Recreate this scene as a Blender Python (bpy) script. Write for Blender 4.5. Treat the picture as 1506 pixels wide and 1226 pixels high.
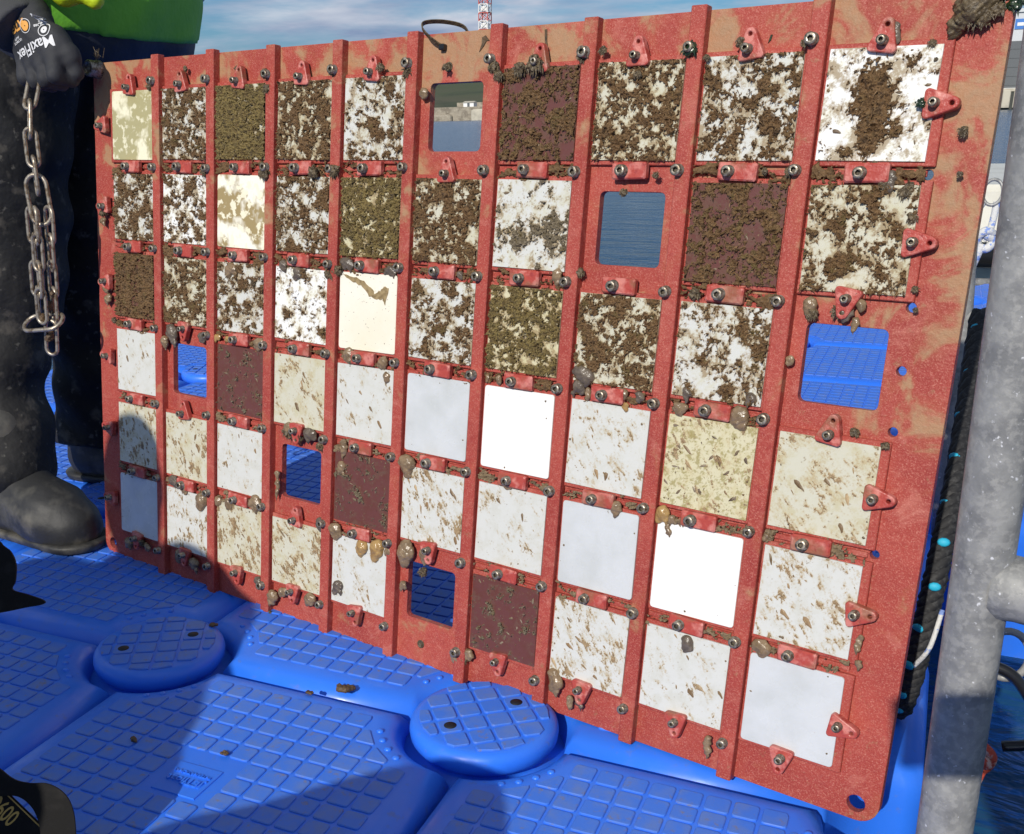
import bpy, bmesh, math, random
import numpy as np
from mathutils import Matrix, Vector
from mathutils.bvhtree import BVHTree

# ------------------------------------------------------------------ scene, camera, light
for o in list(bpy.data.objects): bpy.data.objects.remove(o)
scn = bpy.context.scene
COL = scn.collection
random.seed(7)

FOC, CX, CY, PW, PH = 1566.28, 630.97, 730.35, 1506.0, 1226.0
CAM = Vector((0.94113, -1.05929, 0.70737))
RIGHT = Vector((0.90477145, 0.42525966, -0.02329896))
DOWN = Vector((0.12303107, -0.31334764, -0.94163507))
FWD = Vector((-0.40774008, 0.84909804, -0.33582815))
cd = bpy.data.cameras.new('camera'); cam = bpy.data.objects.new('camera', cd); COL.objects.link(cam)
m3 = Matrix((RIGHT, -DOWN, -FWD)).transposed()
cam.matrix_world = Matrix.Translation(CAM) @ m3.to_4x4()
cd.sensor_width = 36.0; cd.sensor_fit = 'HORIZONTAL'
cd.lens = FOC / PW * 36.0
cd.shift_x = (PW / 2 - CX) / PW
cd.shift_y = (CY - PH / 2) / PW
cd.clip_start = 0.02; cd.clip_end = 5000
scn.camera = cam

SUN_DIR = Vector((-0.061, -0.872, 0.485)).normalized()
world = bpy.data.worlds.new('World'); scn.world = world; world.use_nodes = True
wn = world.node_tree.nodes; wl = world.node_tree.links; wn.clear()
wo = wn.new('ShaderNodeOutputWorld'); wb = wn.new('ShaderNodeBackground')
sky = wn.new('ShaderNodeTexSky'); sky.sky_type = 'NISHITA'; sky.sun_disc = False
sky.sun_elevation = math.asin(SUN_DIR.z); sky.sun_rotation = math.atan2(SUN_DIR.x, SUN_DIR.y)
sky.air_density = 1.0; sky.dust_density = 0.6; sky.ozone_density = 2.0
tc = wn.new('ShaderNodeTexCoord'); sep = wn.new('ShaderNodeSeparateXYZ'); wl.new(tc.outputs['Generated'], sep.inputs[0])
zz = wn.new('ShaderNodeMath'); zz.operation = 'ADD'; zz.inputs[1].default_value = 0.12; wl.new(sep.outputs['Z'], zz.inputs[0])
zm = wn.new('ShaderNodeMath'); zm.operation = 'MAXIMUM'; zm.inputs[1].default_value = 0.03; wl.new(zz.outputs[0], zm.inputs[0])
dx = wn.new('ShaderNodeMath'); dx.operation = 'DIVIDE'; wl.new(sep.outputs['X'], dx.inputs[0]); wl.new(zm.outputs[0], dx.inputs[1])
dy = wn.new('ShaderNodeMath'); dy.operation = 'DIVIDE'; wl.new(sep.outputs['Y'], dy.inputs[0]); wl.new(zm.outputs[0], dy.inputs[1])
cmb = wn.new('ShaderNodeCombineXYZ'); wl.new(dx.outputs[0], cmb.inputs[0]); wl.new(dy.outputs[0], cmb.inputs[1])
cn = wn.new('ShaderNodeTexNoise'); cn.inputs['Scale'].default_value = 0.75; cn.inputs['Detail'].default_value = 6; cn.inputs['Roughness'].default_value = 0.62
cn.inputs['Distortion'].default_value = 0.25
wl.new(cmb.outputs[0], cn.inputs['Vector'])
cr = wn.new('ShaderNodeMapRange'); cr.inputs['From Min'].default_value = 0.42; cr.inputs['From Max'].default_value = 0.60; wl.new(cn.outputs['Fac'], cr.inputs['Value'])
cn2 = wn.new('ShaderNodeTexNoise'); cn2.inputs['Scale'].default_value = 1.6; cn2.inputs['Detail'].default_value = 6; wl.new(cmb.outputs[0], cn2.inputs['Vector'])
cc = wn.new('ShaderNodeValToRGB'); wl.new(cn2.outputs['Fac'], cc.inputs[0])
cc.color_ramp.elements[0].position = 0.35; cc.color_ramp.elements[0].color = (3.3, 4.5, 7.0, 1)
cc.color_ramp.elements[1].position = 0.68; cc.color_ramp.elements[1].color = (9.6, 10.2, 11.4, 1)
mxw = wn.new('ShaderNodeMix'); mxw.data_type = 'RGBA'; wl.new(cr.outputs[0], mxw.inputs[0])
tint = wn.new('ShaderNodeMix'); tint.data_type = 'RGBA'; tint.blend_type = 'MULTIPLY'; tint.inputs[0].default_value = 1.0
wl.new(sky.outputs[0], tint.inputs[6]); tint.inputs[7].default_value = (0.50, 0.80, 1.12, 1)
wl.new(tint.outputs[2], mxw.inputs[6]); wl.new(cc.outputs[0], mxw.inputs[7])
wl.new(mxw.outputs[2], wb.inputs['Color']); wb.inputs['Strength'].default_value = 0.08
wl.new(wb.outputs[0], wo.inputs['Surface'])

sd = bpy.data.lights.new('sun', 'SUN'); sd.energy = 4.8; sd.angle = math.radians(0.53); sd.color = (1.0, 0.94, 0.845)
so = bpy.data.objects.new('sun', sd); COL.objects.link(so)
so.rotation_euler = SUN_DIR.to_track_quat('Z', 'Y').to_euler()
so.location = (0, 0, 30)
scn.view_settings.view_transform = 'Standard'; scn.view_settings.look = 'None'
scn.view_settings.exposure = -0.24; scn.view_settings.gamma = 1.0

# ------------------------------------------------------------------ helpers
def V(*a): return np.array(a, float)

def mesh(name, v, f, mat=None, smooth=False, cols=None):
    me = bpy.data.meshes.new(name)
    me.from_pydata([tuple(map(float, p)) for p in v], [], [tuple(map(int, q)) for q in f])
    if mat: me.materials.append(mat)
    if smooth: me.polygons.foreach_set('use_smooth', [True] * len(me.polygons))
    if cols is not None:
        a = me.color_attributes.new('Col', 'FLOAT_COLOR', 'POINT')
        c = np.ones((len(v), 4)); c[:, :3] = cols; a.data.foreach_set('color', c.ravel())
    me.update(); return me

def link(name, me, parent=None, loc=None, rot=None, mat4=None):
    o = bpy.data.objects.new(name, me); COL.objects.link(o)
    if parent: o.parent = parent
    if mat4 is not None: o.matrix_local = mat4
    if loc is not None: o.location = loc
    if rot is not None: o.rotation_euler = rot
    return o

def tag(o, label=None, cat=None, group=None, kind=None):
    if label: o['label'] = label
    if cat: o['category'] = cat
    if group: o['group'] = group
    if kind: o['kind'] = kind
    return o

def empty(name, label, cat, loc=(0, 0, 0), group=None, mat4=None):
    o = bpy.data.objects.new(name, None); COL.objects.link(o); o.empty_display_size = 0.02
    o.location = loc
    if mat4 is not None: o.matrix_world = mat4
    return tag(o, label, cat, group)

class MB:
    def __init__(s): s.v = []; s.f = []; s.c = []
    def add(s, v, f, c=None):
        n = len(s.v); s.v += [tuple(p) for p in v]; s.f += [tuple(i + n for i in q) for q in f]
        if c is not None: s.c += [tuple(c)] * len(v)
        return s
    def mesh(s, name, mat, smooth=False):
        return mesh(name, s.v, s.f, mat, smooth, np.array(s.c) if s.c else None)

def box(x0, x1, y0, y1, z0, z1, b=0.0):
    """box with the upper (z1) edges and vertical edges chamfered by b"""
    if b <= 0:
        v = [(x0, y0, z0), (x1, y0, z0), (x1, y1, z0), (x0, y1, z0), (x0, y0, z1), (x1, y0, z1), (x1, y1, z1), (x0, y1, z1)]
        return v, [(0, 3, 2, 1), (4, 5, 6, 7), (0, 1, 5, 4), (1, 2, 6, 5), (2, 3, 7, 6), (3, 0, 4, 7)]
    def ring(i, z):
        a0, a1, c0, c1 = x0 + i, x1 - i, y0 + i, y1 - i
        return [(a0 + b, c0, z), (a1 - b, c0, z), (a1, c0 + b, z), (a1, c1 - b, z), (a1 - b, c1, z), (a0 + b, c1, z), (a0, c1 - b, z), (a0, c0 + b, z)]
    v = ring(0, z0) + ring(0, z1 - b) + ring(b, z1)
    f = []
    for r in range(2):
        for i in range(8): f.append((r * 8 + i, r * 8 + (i + 1) % 8, r * 8 + 8 + (i + 1) % 8, r * 8 + 8 + i))
    f.append(tuple(range(16, 24))); f.append(tuple(range(7, -1, -1)))
    return v, f

def prism(outline, z0, z1, bev=0.0):
    """extrude a 2D ccw outline with a small top bevel"""
    n = len(outline); P = np.array(outline, float); c = P.mean(0)
    Q = P if bev <= 0 else P + (c - P) / np.linalg.norm(c - P, axis=1, keepdims=True) * bev
    v = [(p[0], p[1], z0) for p in P] + [(p[0], p[1], z1 - bev) for p in P]
    f = [(i, (i + 1) % n, n + (i + 1) % n, n + i) for i in range(n)]
    top = n
    if bev > 0:
        v += [(p[0], p[1], z1) for p in Q]
        f += [(n + i, n + (i + 1) % n, 2 * n + (i + 1) % n, 2 * n + i) for i in range(n)]; top = 2 * n
    f.append(tuple(range(top, top + n))); f.append(tuple(range(n - 1, -1, -1)))
    return v, f

def lathe(prof, n=24, cap=True):
    v = []; f = []
    for r, z in prof:
        for i in range(n):
            a = 2 * math.pi * i / n; v.append((r * math.cos(a), r * math.sin(a), z))
    for k in range(len(prof) - 1):
        for i in range(n): f.append((k * n + i, k * n + (i + 1) % n, (k + 1) * n + (i + 1) % n, (k + 1) * n + i))
    if cap: f.append(tuple(range((len(prof) - 1) * n, len(prof) * n)))
    return v, f

def smooth_path(pts, n):
    P = [np.array(p, float) for p in pts]; P = [2 * P[0] - P[1]] + P + [2 * P[-1] - P[-2]]
    out = []; m = len(P) - 3
    for k in range(n):
        t = k / (n - 1) * m; i = min(int(t), m - 1); u = t - i
        a, b, c, d = P[i:i + 4]
        out.append(0.5 * ((2 * b) + (c - a) * u + (2 * a - 5 * b + 4 * c - d) * u * u + (3 * b - a - 3 * c + d) * u ** 3))
    return out

def tube(pts, r, n=12, closed=False, ell=None):
    P = [np.array(p, float) for p in pts]; m = len(P); v = []; f = []
    up = None
    for k in range(m):
        t = (P[(k + 1) % m] - P[k - 1]) if closed else (P[min(k + 1, m - 1)] - P[max(k - 1, 0)])
        t = t / (np.linalg.norm(t) + 1e-12)
        if up is None:
            up = np.cross(t, [0, 0, 1.0]) if abs(t[2]) < 0.9 else np.cross(t, [1.0, 0, 0])
        up = up - t * (up @ t); up /= np.linalg.norm(up) + 1e-12
        w = np.cross(t, up)
        rr = r[k] if hasattr(r, '__len__') else r
        e = ell or 1.0
        for i in range(n):
            a = 2 * math.pi * i / n; v.append(P[k] + rr * (math.cos(a) * up * e + math.sin(a) * w))
    for k in range(m if closed else m - 1):
        for i in range(n):
            k2 = (k + 1) % m
            f.append((k * n + i, k * n + (i + 1) % n, k2 * n + (i + 1) % n, k2 * n + i))
    if not closed:
        f.append(tuple(range(n - 1, -1, -1))); f.append(tuple(range((m - 1) * n, m * n)))
    return v, f

def fft_noise(n, m, beta, rs, lo=0.0, aniso=None):
    """periodic random field, zero mean unit variance, spectrum k^-beta"""
    ky = np.fft.fftfreq(n)[:, None] * n; kx = np.fft.fftfreq(m)[None, :] * m
    if aniso: c, s, q = aniso; kx, ky = (kx * c + ky * s) * q, (-kx * s + ky * c) / q
    k = np.sqrt(kx * kx + ky * ky); k[0, 0] = 1e9
    amp = np.where(k > lo, k, 1e9) ** -beta
    F = amp * np.exp(2j * np.pi * rs.rand(n, m))
    a = np.real(np.fft.ifft2(F)); a -= a.mean(); return a / a.std()

# ---- signed distance field meshing (surface nets)
def sdf_mesh(fn, lo, hi, res):
    lo = np.array(lo, float); hi = np.array(hi, float); n = np.maximum(4, np.ceil((hi - lo) / res).astype(int) + 1)
    ax = [lo[i] + res * np.arange(n[i]) for i in range(3)]
    X, Y, Z = np.meshgrid(*ax, indexing='ij'); D = fn(X, Y, Z)
    # close the domain
    for a in range(3):
        for e in (0, -1):
            sl = [slice(None)] * 3; sl[a] = e; D[tuple(sl)] = np.maximum(D[tuple(sl)], res * 0.3)
    S = D < 0
    c = n - 1; cnt = np.zeros(c); acc = np.zeros(tuple(c) + (3,))
    corner = [(i, j, k) for i in (0, 1) for j in (0, 1) for k in (0, 1)]
    def sub(A, o): return A[o[0]:o[0] + c[0], o[1]:o[1] + c[1], o[2]:o[2] + c[2]]
    for p in corner:
        for a in range(3):
            if p[a] == 0:
                q = list(p); q[a] = 1
                d0, d1 = sub(D, p), sub(D, q); x = (d0 < 0) != (d1 < 0)
                t = np.where(x, d0 / np.where(x, d0 - d1, 1), 0)
                cnt += x
                for b in range(3): acc[..., b] += np.where(x, p[b] + (t if b == a else 0), 0)
    mask = cnt > 0; idx = -np.ones(c, int); idx[mask] = np.arange(mask.sum())
    ii = np.argwhere(mask); v = lo + (ii + acc[mask] / cnt[mask][:, None]) * res
    F = []
    for a in range(3):
        b, d = (a + 1) % 3, (a + 2) % 3
        sl0 = [slice(1, -1)] * 3; sl1 = [slice(1, -1)] * 3; sl0[a] = slice(0, -1); sl1[a] = slice(1, None)
        s0, s1 = S[tuple(sl0)], S[tuple(sl1)]
        e = np.argwhere(s0 != s1); 
        if not len(e): continue
        off = np.array([1, 1, 1]); off[a] = 0; e = e + off
        inside = S[e[:, 0], e[:, 1], e[:, 2]]
        ub = np.zeros(3, int); ub[b] = 1; ud = np.zeros(3, int); ud[d] = 1
        q = [e - ub - ud, e - ud, e, e - ub]
        ids = np.stack([idx[k[:, 0], k[:, 1], k[:, 2]] for k in q], 1)
        ids[~inside] = ids[~inside][:, ::-1]
        F.append(ids[(ids >= 0).all(1)])
    return v, np.concatenate(F)

def smin(a, b, k):
    h = np.clip(0.5 + 0.5 * (b - a) / k, 0, 1); return b + (a - b) * h - k * h * (1 - h)
def cone(X, Y, Z, a, b, ra, rb, flat=None):
    a = np.array(a, float); b = np.array(b, float); d = b - a; L = d @ d + 1e-12
    px, py, pz = X - a[0], Y - a[1], Z - a[2]
    t = np.clip((px * d[0] + py * d[1] + pz * d[2]) / L, 0, 1)
    return np.sqrt((px - t * d[0]) ** 2 + (py - t * d[1]) ** 2 + (pz - t * d[2]) ** 2) - (ra + (rb - ra) * t)
def blobs(parts, k):
    def fn(X, Y, Z):
        D = None
        for p in parts:
            d = cone(X, Y, Z, *p[:4]); kk = p[4] if len(p) > 4 else k
            D = d if D is None else smin(D, d, kk)
        return D
    return fn

# ------------------------------------------------------------------ materials
def mat_base(name):
    m = bpy.data.materials.new(name); m.use_nodes = True
    nt = m.node_tree; b = nt.nodes['Principled BSDF']; return m, nt, b

def noise_node(nt, scale, detail=4, rough=0.55, dist=0.0, vec=None, rnd=True, stretch=None):
    t = nt.nodes.new('ShaderNodeTexNoise'); t.noise_dimensions = '3D'
    t.inputs['Scale'].default_value = scale; t.inputs['Detail'].default_value = min(detail, 4)
    t.inputs['Roughness'].default_value = rough; t.inputs['Distortion'].default_value = dist
    src = vec
    if src is None:
        c = nt.nodes.new('ShaderNodeTexCoord'); src = c.outputs['Object']
    if stretch:
        mp = nt.nodes.new('ShaderNodeMapping'); mp.inputs['Scale'].default_value = stretch; nt.links.new(src, mp.inputs[0]); src = mp.outputs[0]
    if rnd:
        oi = nt.nodes.new('ShaderNodeObjectInfo'); mu = nt.nodes.new('ShaderNodeMath'); mu.operation = 'MULTIPLY'; mu.inputs[1].default_value = 9.7
        nt.links.new(oi.outputs['Random'], mu.inputs[0]); ad = nt.nodes.new('ShaderNodeVectorMath'); ad.operation = 'ADD'
        nt.links.new(src, ad.inputs[0]); nt.links.new(mu.outputs[0], ad.inputs[1]); src = ad.outputs[0]
    nt.links.new(src, t.inputs['Vector'])
    return t

def ramp(nt, sock, lo, hi):
    r = nt.nodes.new('ShaderNodeMapRange'); r.inputs['From Min'].default_value = lo; r.inputs['From Max'].default_value = hi
    nt.links.new(sock, r.inputs['Value']); return r.outputs[0]

def mixc(nt, fac, a, b):
    m = nt.nodes.new('ShaderNodeMix'); m.data_type = 'RGBA'
    if isinstance(fac, float): m.inputs[0].default_value = fac
    else: nt.links.new(fac, m.inputs[0])
    for i, c in ((6, a), (7, b)):
        if isinstance(c, tuple): m.inputs[i].default_value = (*c, 1)
        else: nt.links.new(c, m.inputs[i])
    return m.outputs[2]

def mul(nt, a, b):
    m = nt.nodes.new('ShaderNodeMath'); m.operation = 'MULTIPLY'
    for i, s in enumerate((a, b)):
        if isinstance(s, (int, float)): m.inputs[i].default_value = s
        else: nt.links.new(s, m.inputs[i])
    return m.outputs[0]

def layered(name, base, layers=(), rough=0.5, metal=0.0, bump=(), spec=0.5, rnd=True, rough_var=None, attr=False, **kw):
    """layers: (scale, detail, lo, hi, colour[, strength[, stretch]])"""
    m, nt, b = mat_base(name)
    col = base
    if attr:
        a = nt.nodes.new('ShaderNodeAttribute'); a.attribute_name = 'Col'; col = a.outputs['Color']
    for L in layers:
        n = noise_node(nt, L[0], L[1], rnd=rnd, stretch=L[6] if len(L) > 6 else None)
        f = ramp(nt, n.outputs['Fac'], L[2], L[3])
        if len(L) > 5: f = mul(nt, f, L[5])
        col = mixc(nt, f, col, L[4])
    if isinstance(col, tuple): b.inputs['Base Color'].default_value = (*col, 1)
    else: nt.links.new(col, b.inputs['Base Color'])
    b.inputs['Roughness'].default_value = rough; b.inputs['Metallic'].default_value = metal
    b.inputs['Specular IOR Level'].default_value = spec
    if rough_var:
        n = noise_node(nt, rough_var[0], 4, rnd=rnd); r = nt.nodes.new('ShaderNodeMapRange')
        r.inputs['From Min'].default_value = 0.35; r.inputs['From Max'].default_value = 0.65
        r.inputs['To Min'].default_value = rough_var[1]; r.inputs['To Max'].default_value = rough_var[2]
        nt.links.new(n.outputs['Fac'], r.inputs['Value']); nt.links.new(r.outputs[0], b.inputs['Roughness'])
    prev = None
    for B in bump:
        n = noise_node(nt, B[0], 5, rnd=rnd, stretch=B[3] if len(B) > 3 else None); bp = nt.nodes.new('ShaderNodeBump')
        bp.inputs['Strength'].default_value = B[1]; bp.inputs['Distance'].default_value = B[2]
        nt.links.new(n.outputs['Fac'], bp.inputs['Height'])
        if prev: nt.links.new(prev, bp.inputs['Normal'])
        prev = bp.outputs[0]
    if prev: nt.links.new(prev, b.inputs['Normal'])
    for k, v in kw.items(): b.inputs[k.replace('_', ' ')].default_value = v
    return m

RED = (0.46, 0.062, 0.050)
def red_material(name, film):
    """red anti-fouling paint: pale speckle, darker blotches, tan biofilm patches"""
    m, nt, b = mat_base(name)
    co = nt.nodes.new('ShaderNodeTexCoord').outputs['Object']
    n1 = noise_node(nt, 620, 3, 0.8); n2 = noise_node(nt, 9, 4); n3 = noise_node(nt, 130, 4, 0.6)
    col = mixc(nt, ramp(nt, n2.outputs['Fac'], 0.35, 0.7), (0.30, 0.040, 0.030), (0.39, 0.064, 0.045))
    col = mixc(nt, mul(nt, ramp(nt, n1.outputs['Fac'], 0.52, 0.66), 0.60), col, (0.60, 0.25, 0.185))
    col = mixc(nt, mul(nt, ramp(nt, n3.outputs['Fac'], 0.55, 0.75), 0.45), col, (0.26, 0.030, 0.026))
    n4 = noise_node(nt, 26, 4, 0.7, 0.8); col = mixc(nt, mul(nt, ramp(nt, n4.outputs['Fac'], 0.55, 0.72), 0.38), col, (0.60, 0.24, 0.18))
    n5 = noise_node(nt, 55, 4, 0.75, 0.3); col = mixc(nt, mul(nt, ramp(nt, n5.outputs['Fac'], 0.62, 0.70), 0.40), col, (0.30, 0.19, 0.10))
    if film:
        fn = noise_node(nt, 15, 5, 0.6, 0.6); fe = noise_node(nt, 45, 4, 0.65)
        s = nt.nodes.new('ShaderNodeMath'); s.operation = 'MULTIPLY_ADD'; s.inputs[1].default_value = 0.22
        nt.links.new(fe.outputs['Fac'], s.inputs[0]); nt.links.new(fn.outputs['Fac'], s.inputs[2])
        sx = nt.nodes.new('ShaderNodeSeparateXYZ'); nt.links.new(co, sx.inputs[0])
        gy0 = ramp(nt, sx.outputs['Y'], 0.30, 0.80); gx0 = ramp(nt, sx.outputs['X'], 1.16, 1.27)            # film grew on the shallow part and the broad right margin
        gy1 = ramp(nt, sx.outputs['Y'], 0.28, 0.42); gx0 = mul(nt, gx0, gy1)
        mxn = nt.nodes.new('ShaderNodeMath'); mxn.operation = 'MAXIMUM'; nt.links.new(gy0, mxn.inputs[0]); nt.links.new(gx0, mxn.inputs[1]); gy = mxn.outputs[0]
        th = nt.nodes.new('ShaderNodeMath'); th.operation = 'MULTIPLY_ADD'; th.inputs[1].default_value = film; nt.links.new(gy, th.inputs[0]); nt.links.new(s.outputs[0], th.inputs[2])
        f = ramp(nt, th.outputs[0], 0.77, 0.85)
        f = mul(nt, f, 0.70)
        col = mixc(nt, f, col, mixc(nt, ramp(nt, n3.outputs['Fac'], 0.35, 0.65), (0.37, 0.26, 0.14), (0.33, 0.29, 0.17)))
        fg = ramp(nt, th.outputs[0], 0.70, 0.84); col = mixc(nt, mul(nt, fg, 0.30), col, (0.40, 0.17, 0.07))
    nt.links.new(col, b.inputs['Base Color']); b.inputs['Roughness'].default_value = 0.55; b.inputs['Specular IOR Level'].default_value = 0.35
    bp = nt.nodes.new('ShaderNodeBump'); bp.inputs['Strength'].default_value = 0.35; bp.inputs['Distance'].default_value = 0.0012
    nt.links.new(n1.outputs['Fac'], bp.inputs['Height']); bp2 = nt.nodes.new('ShaderNodeBump'); bp2.inputs['Strength'].default_value = 0.4; bp2.inputs['Distance'].default_value = 0.003
    nt.links.new(n3.outputs['Fac'], bp2.inputs['Height']); nt.links.new(bp.outputs[0], bp2.inputs['Normal']); nt.links.new(bp2.outputs[0], b.inputs['Normal'])
    return m

MAT = {}
MAT['board'] = red_material('red_board_paint', 0.185)
MAT['rib'] = red_material('red_rib_paint', 0.10)
MAT['red'] = red_material('red_fitting_paint', 0.0)
MAT['clip'] = layered('pinkish_red_clip_paint', (0.40, 0.060, 0.045), [(60, 5, 0.48, 0.62, (0.62, 0.24, 0.20), 0.75), (25, 4, 0.55, 0.66, (0.20, 0.12, 0.06), 0.6), (140, 4, 0.56, 0.7, (0.25, 0.03, 0.03), 0.6)], rough=0.42, bump=[(90, 0.5, 0.003), (300, 0.3, 0.001)])
MAT['steel'] = layered('dull_stainless_bolt', (0.36, 0.32, 0.26), [(260, 4, 0.42, 0.60, (0.12, 0.085, 0.05), 0.85)], rough=0.45, metal=0.7, bump=[(500, 0.3, 0.0005)], rough_var=(300, 0.25, 0.6))
MAT['socket'] = layered('dark_hex_socket', (0.05, 0.04, 0.03), [(400, 3, 0.4, 0.6, (0.10, 0.08, 0.05))], rough=0.6)
def coupon_mat(name, base, stain, lo, hi, st, rough=0.35, speck=(0.30, 0.22, 0.12), sp=0.67):
    return layered(name, base, [(22, 6, lo, hi, stain, st), (160, 5, sp, sp + 0.07, speck, 0.7)], rough=rough, bump=[(60, 0.15, 0.002), (500, 0.1, 0.0004)], rough_var=(40, rough - 0.1, rough + 0.15))
MAT['c_white'] = coupon_mat('white_coupon', (0.70, 0.71, 0.68), (0.52, 0.51, 0.42), 0.40, 0.66, 0.8)
MAT['c_pure'] = coupon_mat('clean_white_coupon', (0.84, 0.84, 0.81), (0.74, 0.74, 0.71), 0.45, 0.75, 0.7, 0.3, (0.45, 0.4, 0.33), 0.72)
MAT['c_blue'] = coupon_mat('bluish_white_coupon', (0.58, 0.60, 0.605), (0.49, 0.51, 0.50), 0.38, 0.66, 0.75, 0.22, (0.40, 0.35, 0.28), 0.71)
MAT['c_cream'] = coupon_mat('cream_filmed_coupon', (0.68, 0.67, 0.56), (0.48, 0.43, 0.26), 0.42, 0.68, 0.8)
MAT['c_green'] = coupon_mat('greenish_filmed_coupon', (0.68, 0.68, 0.52), (0.40, 0.38, 0.12), 0.46, 0.66, 0.8, 0.35, (0.16, 0.14, 0.03), 0.60)
MAT['c_gold'] = layered('glossy_yellow_film_coupon', (0.80, 0.76, 0.56), [(16, 6, 0.40, 0.47, (0.33, 0.29, 0.12), 0.85), (70, 6, 0.55, 0.62, (0.80, 0.76, 0.55), 0.8)], rough=0.18, bump=[(60, 0.3, 0.002)])
MAT['c_gold2'] = layered('brown_gold_stained_coupon', (0.86, 0.83, 0.70), [(15, 6, 0.44, 0.50, (0.28, 0.19, 0.05), 0.9), (80, 6, 0.53, 0.58, (0.85, 0.80, 0.60), 0.9)], rough=0.2, bump=[(60, 0.3, 0.002)])
MAT['c_ivory'] = layered('glossy_ivory_coupon', (0.82, 0.78, 0.66), [(14, 4, 0.4, 0.7, (0.74, 0.68, 0.50), 0.6), (330, 2, 0.70, 0.72, (0.08, 0.06, 0.04), 0.9)], rough=0.2, bump=[(50, 0.15, 0.002)])
MAT['c_maroon'] = layered('maroon_coupon', (0.125, 0.040, 0.033), [(30, 5, 0.45, 0.65, (0.085, 0.03, 0.027)), (200, 4, 0.63, 0.7, (0.28, 0.22, 0.16), 0.6)], rough=0.4, bump=[(300, 0.3, 0.001)])
MAT['foul'] = layered('wet_silt_and_weed', None, [(700, 3, 0.45, 0.62, (0.07, 0.048, 0.024), 0.35)], rough=0.55, attr=True, bump=[(900, 0.7, 0.002)], rough_var=(350, 0.3, 0.8), spec=0.35)
MAT['fleck'] = layered('brown_diatom_fleck', None, [(400, 3, 0.45, 0.65, (0.20, 0.13, 0.06), 0.4)], rough=0.5, attr=True)
MAT['squirt'] = layered('brown_gelatinous_tunic', (0.24, 0.165, 0.095), [(90, 4, 0.42, 0.62, (0.13, 0.09, 0.05), 0.7), (260, 3, 0.58, 0.68, (0.36, 0.28, 0.18), 0.6)], rough=0.22, bump=[(160, 0.5, 0.003)])
MAT['squirt_dark'] = layered('dark_tunic', (0.10, 0.078, 0.058), [(90, 4, 0.42, 0.62, (0.17, 0.135, 0.10), 0.8)], rough=0.24, bump=[(160, 0.6, 0.003)])
MAT['squirt_pale'] = layered('pale_ochre_tunic', (0.38, 0.24, 0.09), [(110, 4, 0.45, 0.65, (0.26, 0.15, 0.055), 0.8)], rough=0.16, bump=[(160, 0.5, 0.003)])
MAT['film'] = layered('coupon_with_biofilm', None, [(160, 5, 0.66, 0.72, (0.24, 0.17, 0.09), 0.6)], rough=0.38, attr=True, bump=[(300, 0.15, 0.0006)])
MAT['hole'] = layered('dark_hole', (0.004, 0.006, 0.012), rough=0.7)
MAT['weed'] = layered('brown_weed', (0.062, 0.043, 0.021), [(260, 4, 0.42, 0.62, (0.135, 0.098, 0.05))], rough=0.45, bump=[(400, 0.6, 0.002)])
MAT['kelp'] = layered('dark_green_leaf_weed', (0.012, 0.028, 0.012), [(160, 4, 0.5, 0.7, (0.05, 0.075, 0.03), 0.7)], rough=0.25, bump=[(150, 0.4, 0.002)])
MAT['blue'] = layered('blue_float_plastic', (0.028, 0.185, 0.86), [(5, 4, 0.4, 0.7, (0.026, 0.16, 0.76), 0.7), (11, 4, 0.60, 0.74, (0.10, 0.20, 0.60), 0.35), (60, 6, 0.62, 0.74, (0.14, 0.16, 0.22), 0.35)], rough=0.38, bump=[(250, 0.12, 0.0006)], rough_var=(30, 0.28, 0.5))
MAT['pad'] = layered('scuffed_blue_tread', (0.040, 0.175, 0.72), [(35, 6, 0.42, 0.70, (0.11, 0.20, 0.50), 0.75), (90, 6, 0.60, 0.74, (0.20, 0.17, 0.13), 0.7)], rough=0.55, bump=[(500, 0.25, 0.0006)])
MAT['galv'] = layered('galvanised_steel', (0.29, 0.29, 0.28), [(28, 5, 0.40, 0.62, (0.17, 0.172, 0.172), 0.9), (150, 4, 0.48, 0.60, (0.38, 0.375, 0.355), 0.45), (160, 4, 0.66, 0.71, (0.72, 0.73, 0.75), 0.8)], rough=0.5, metal=0.12, spec=0.4, bump=[(70, 0.35, 0.003), (300, 0.2, 0.001)], rough_var=(50, 0.35, 0.7))
MAT['black_cloth'] = layered('black_waterproof_cloth', (0.012, 0.0125, 0.014), [(5, 6, 0.50, 0.70, (0.035, 0.034, 0.032), 0.75), (22, 7, 0.58, 0.68, (0.11, 0.10, 0.085), 0.5), (60, 5, 0.62, 0.70, (0.20, 0.19, 0.165), 0.35)], rough=0.7, spec=0.2, bump=[(12, 0.6, 0.02), (700, 0.2, 0.0006)])
MAT['boot'] = layered('dusty_black_rubber', (0.020, 0.020, 0.020), [(18, 6, 0.46, 0.70, (0.10, 0.095, 0.08), 0.75), (9, 4, 0.55, 0.75, (0.17, 0.15, 0.115), 0.6)], rough=0.6, bump=[(40, 0.3, 0.005)])
MAT['glove'] = layered('charcoal_knit_glove', (0.022, 0.023, 0.028), [(30, 4, 0.45, 0.7, (0.036, 0.037, 0.043), 0.6)], rough=0.75, bump=[(900, 0.5, 0.0008), (60, 0.3, 0.003)])
MAT['cuff'] = layered('charcoal_rib_cuff', (0.045, 0.046, 0.05), [(40, 4, 0.45, 0.7, (0.065, 0.065, 0.07), 0.6)], rough=0.85, bump=[(500, 0.6, 0.0012)])
MAT['hivis'] = layered('lime_hi_vis_fabric', (0.56, 0.72, 0.015), [(7, 4, 0.4, 0.7, (0.50, 0.62, 0.01))], rough=0.55, bump=[(16, 0.45, 0.015)])
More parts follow.
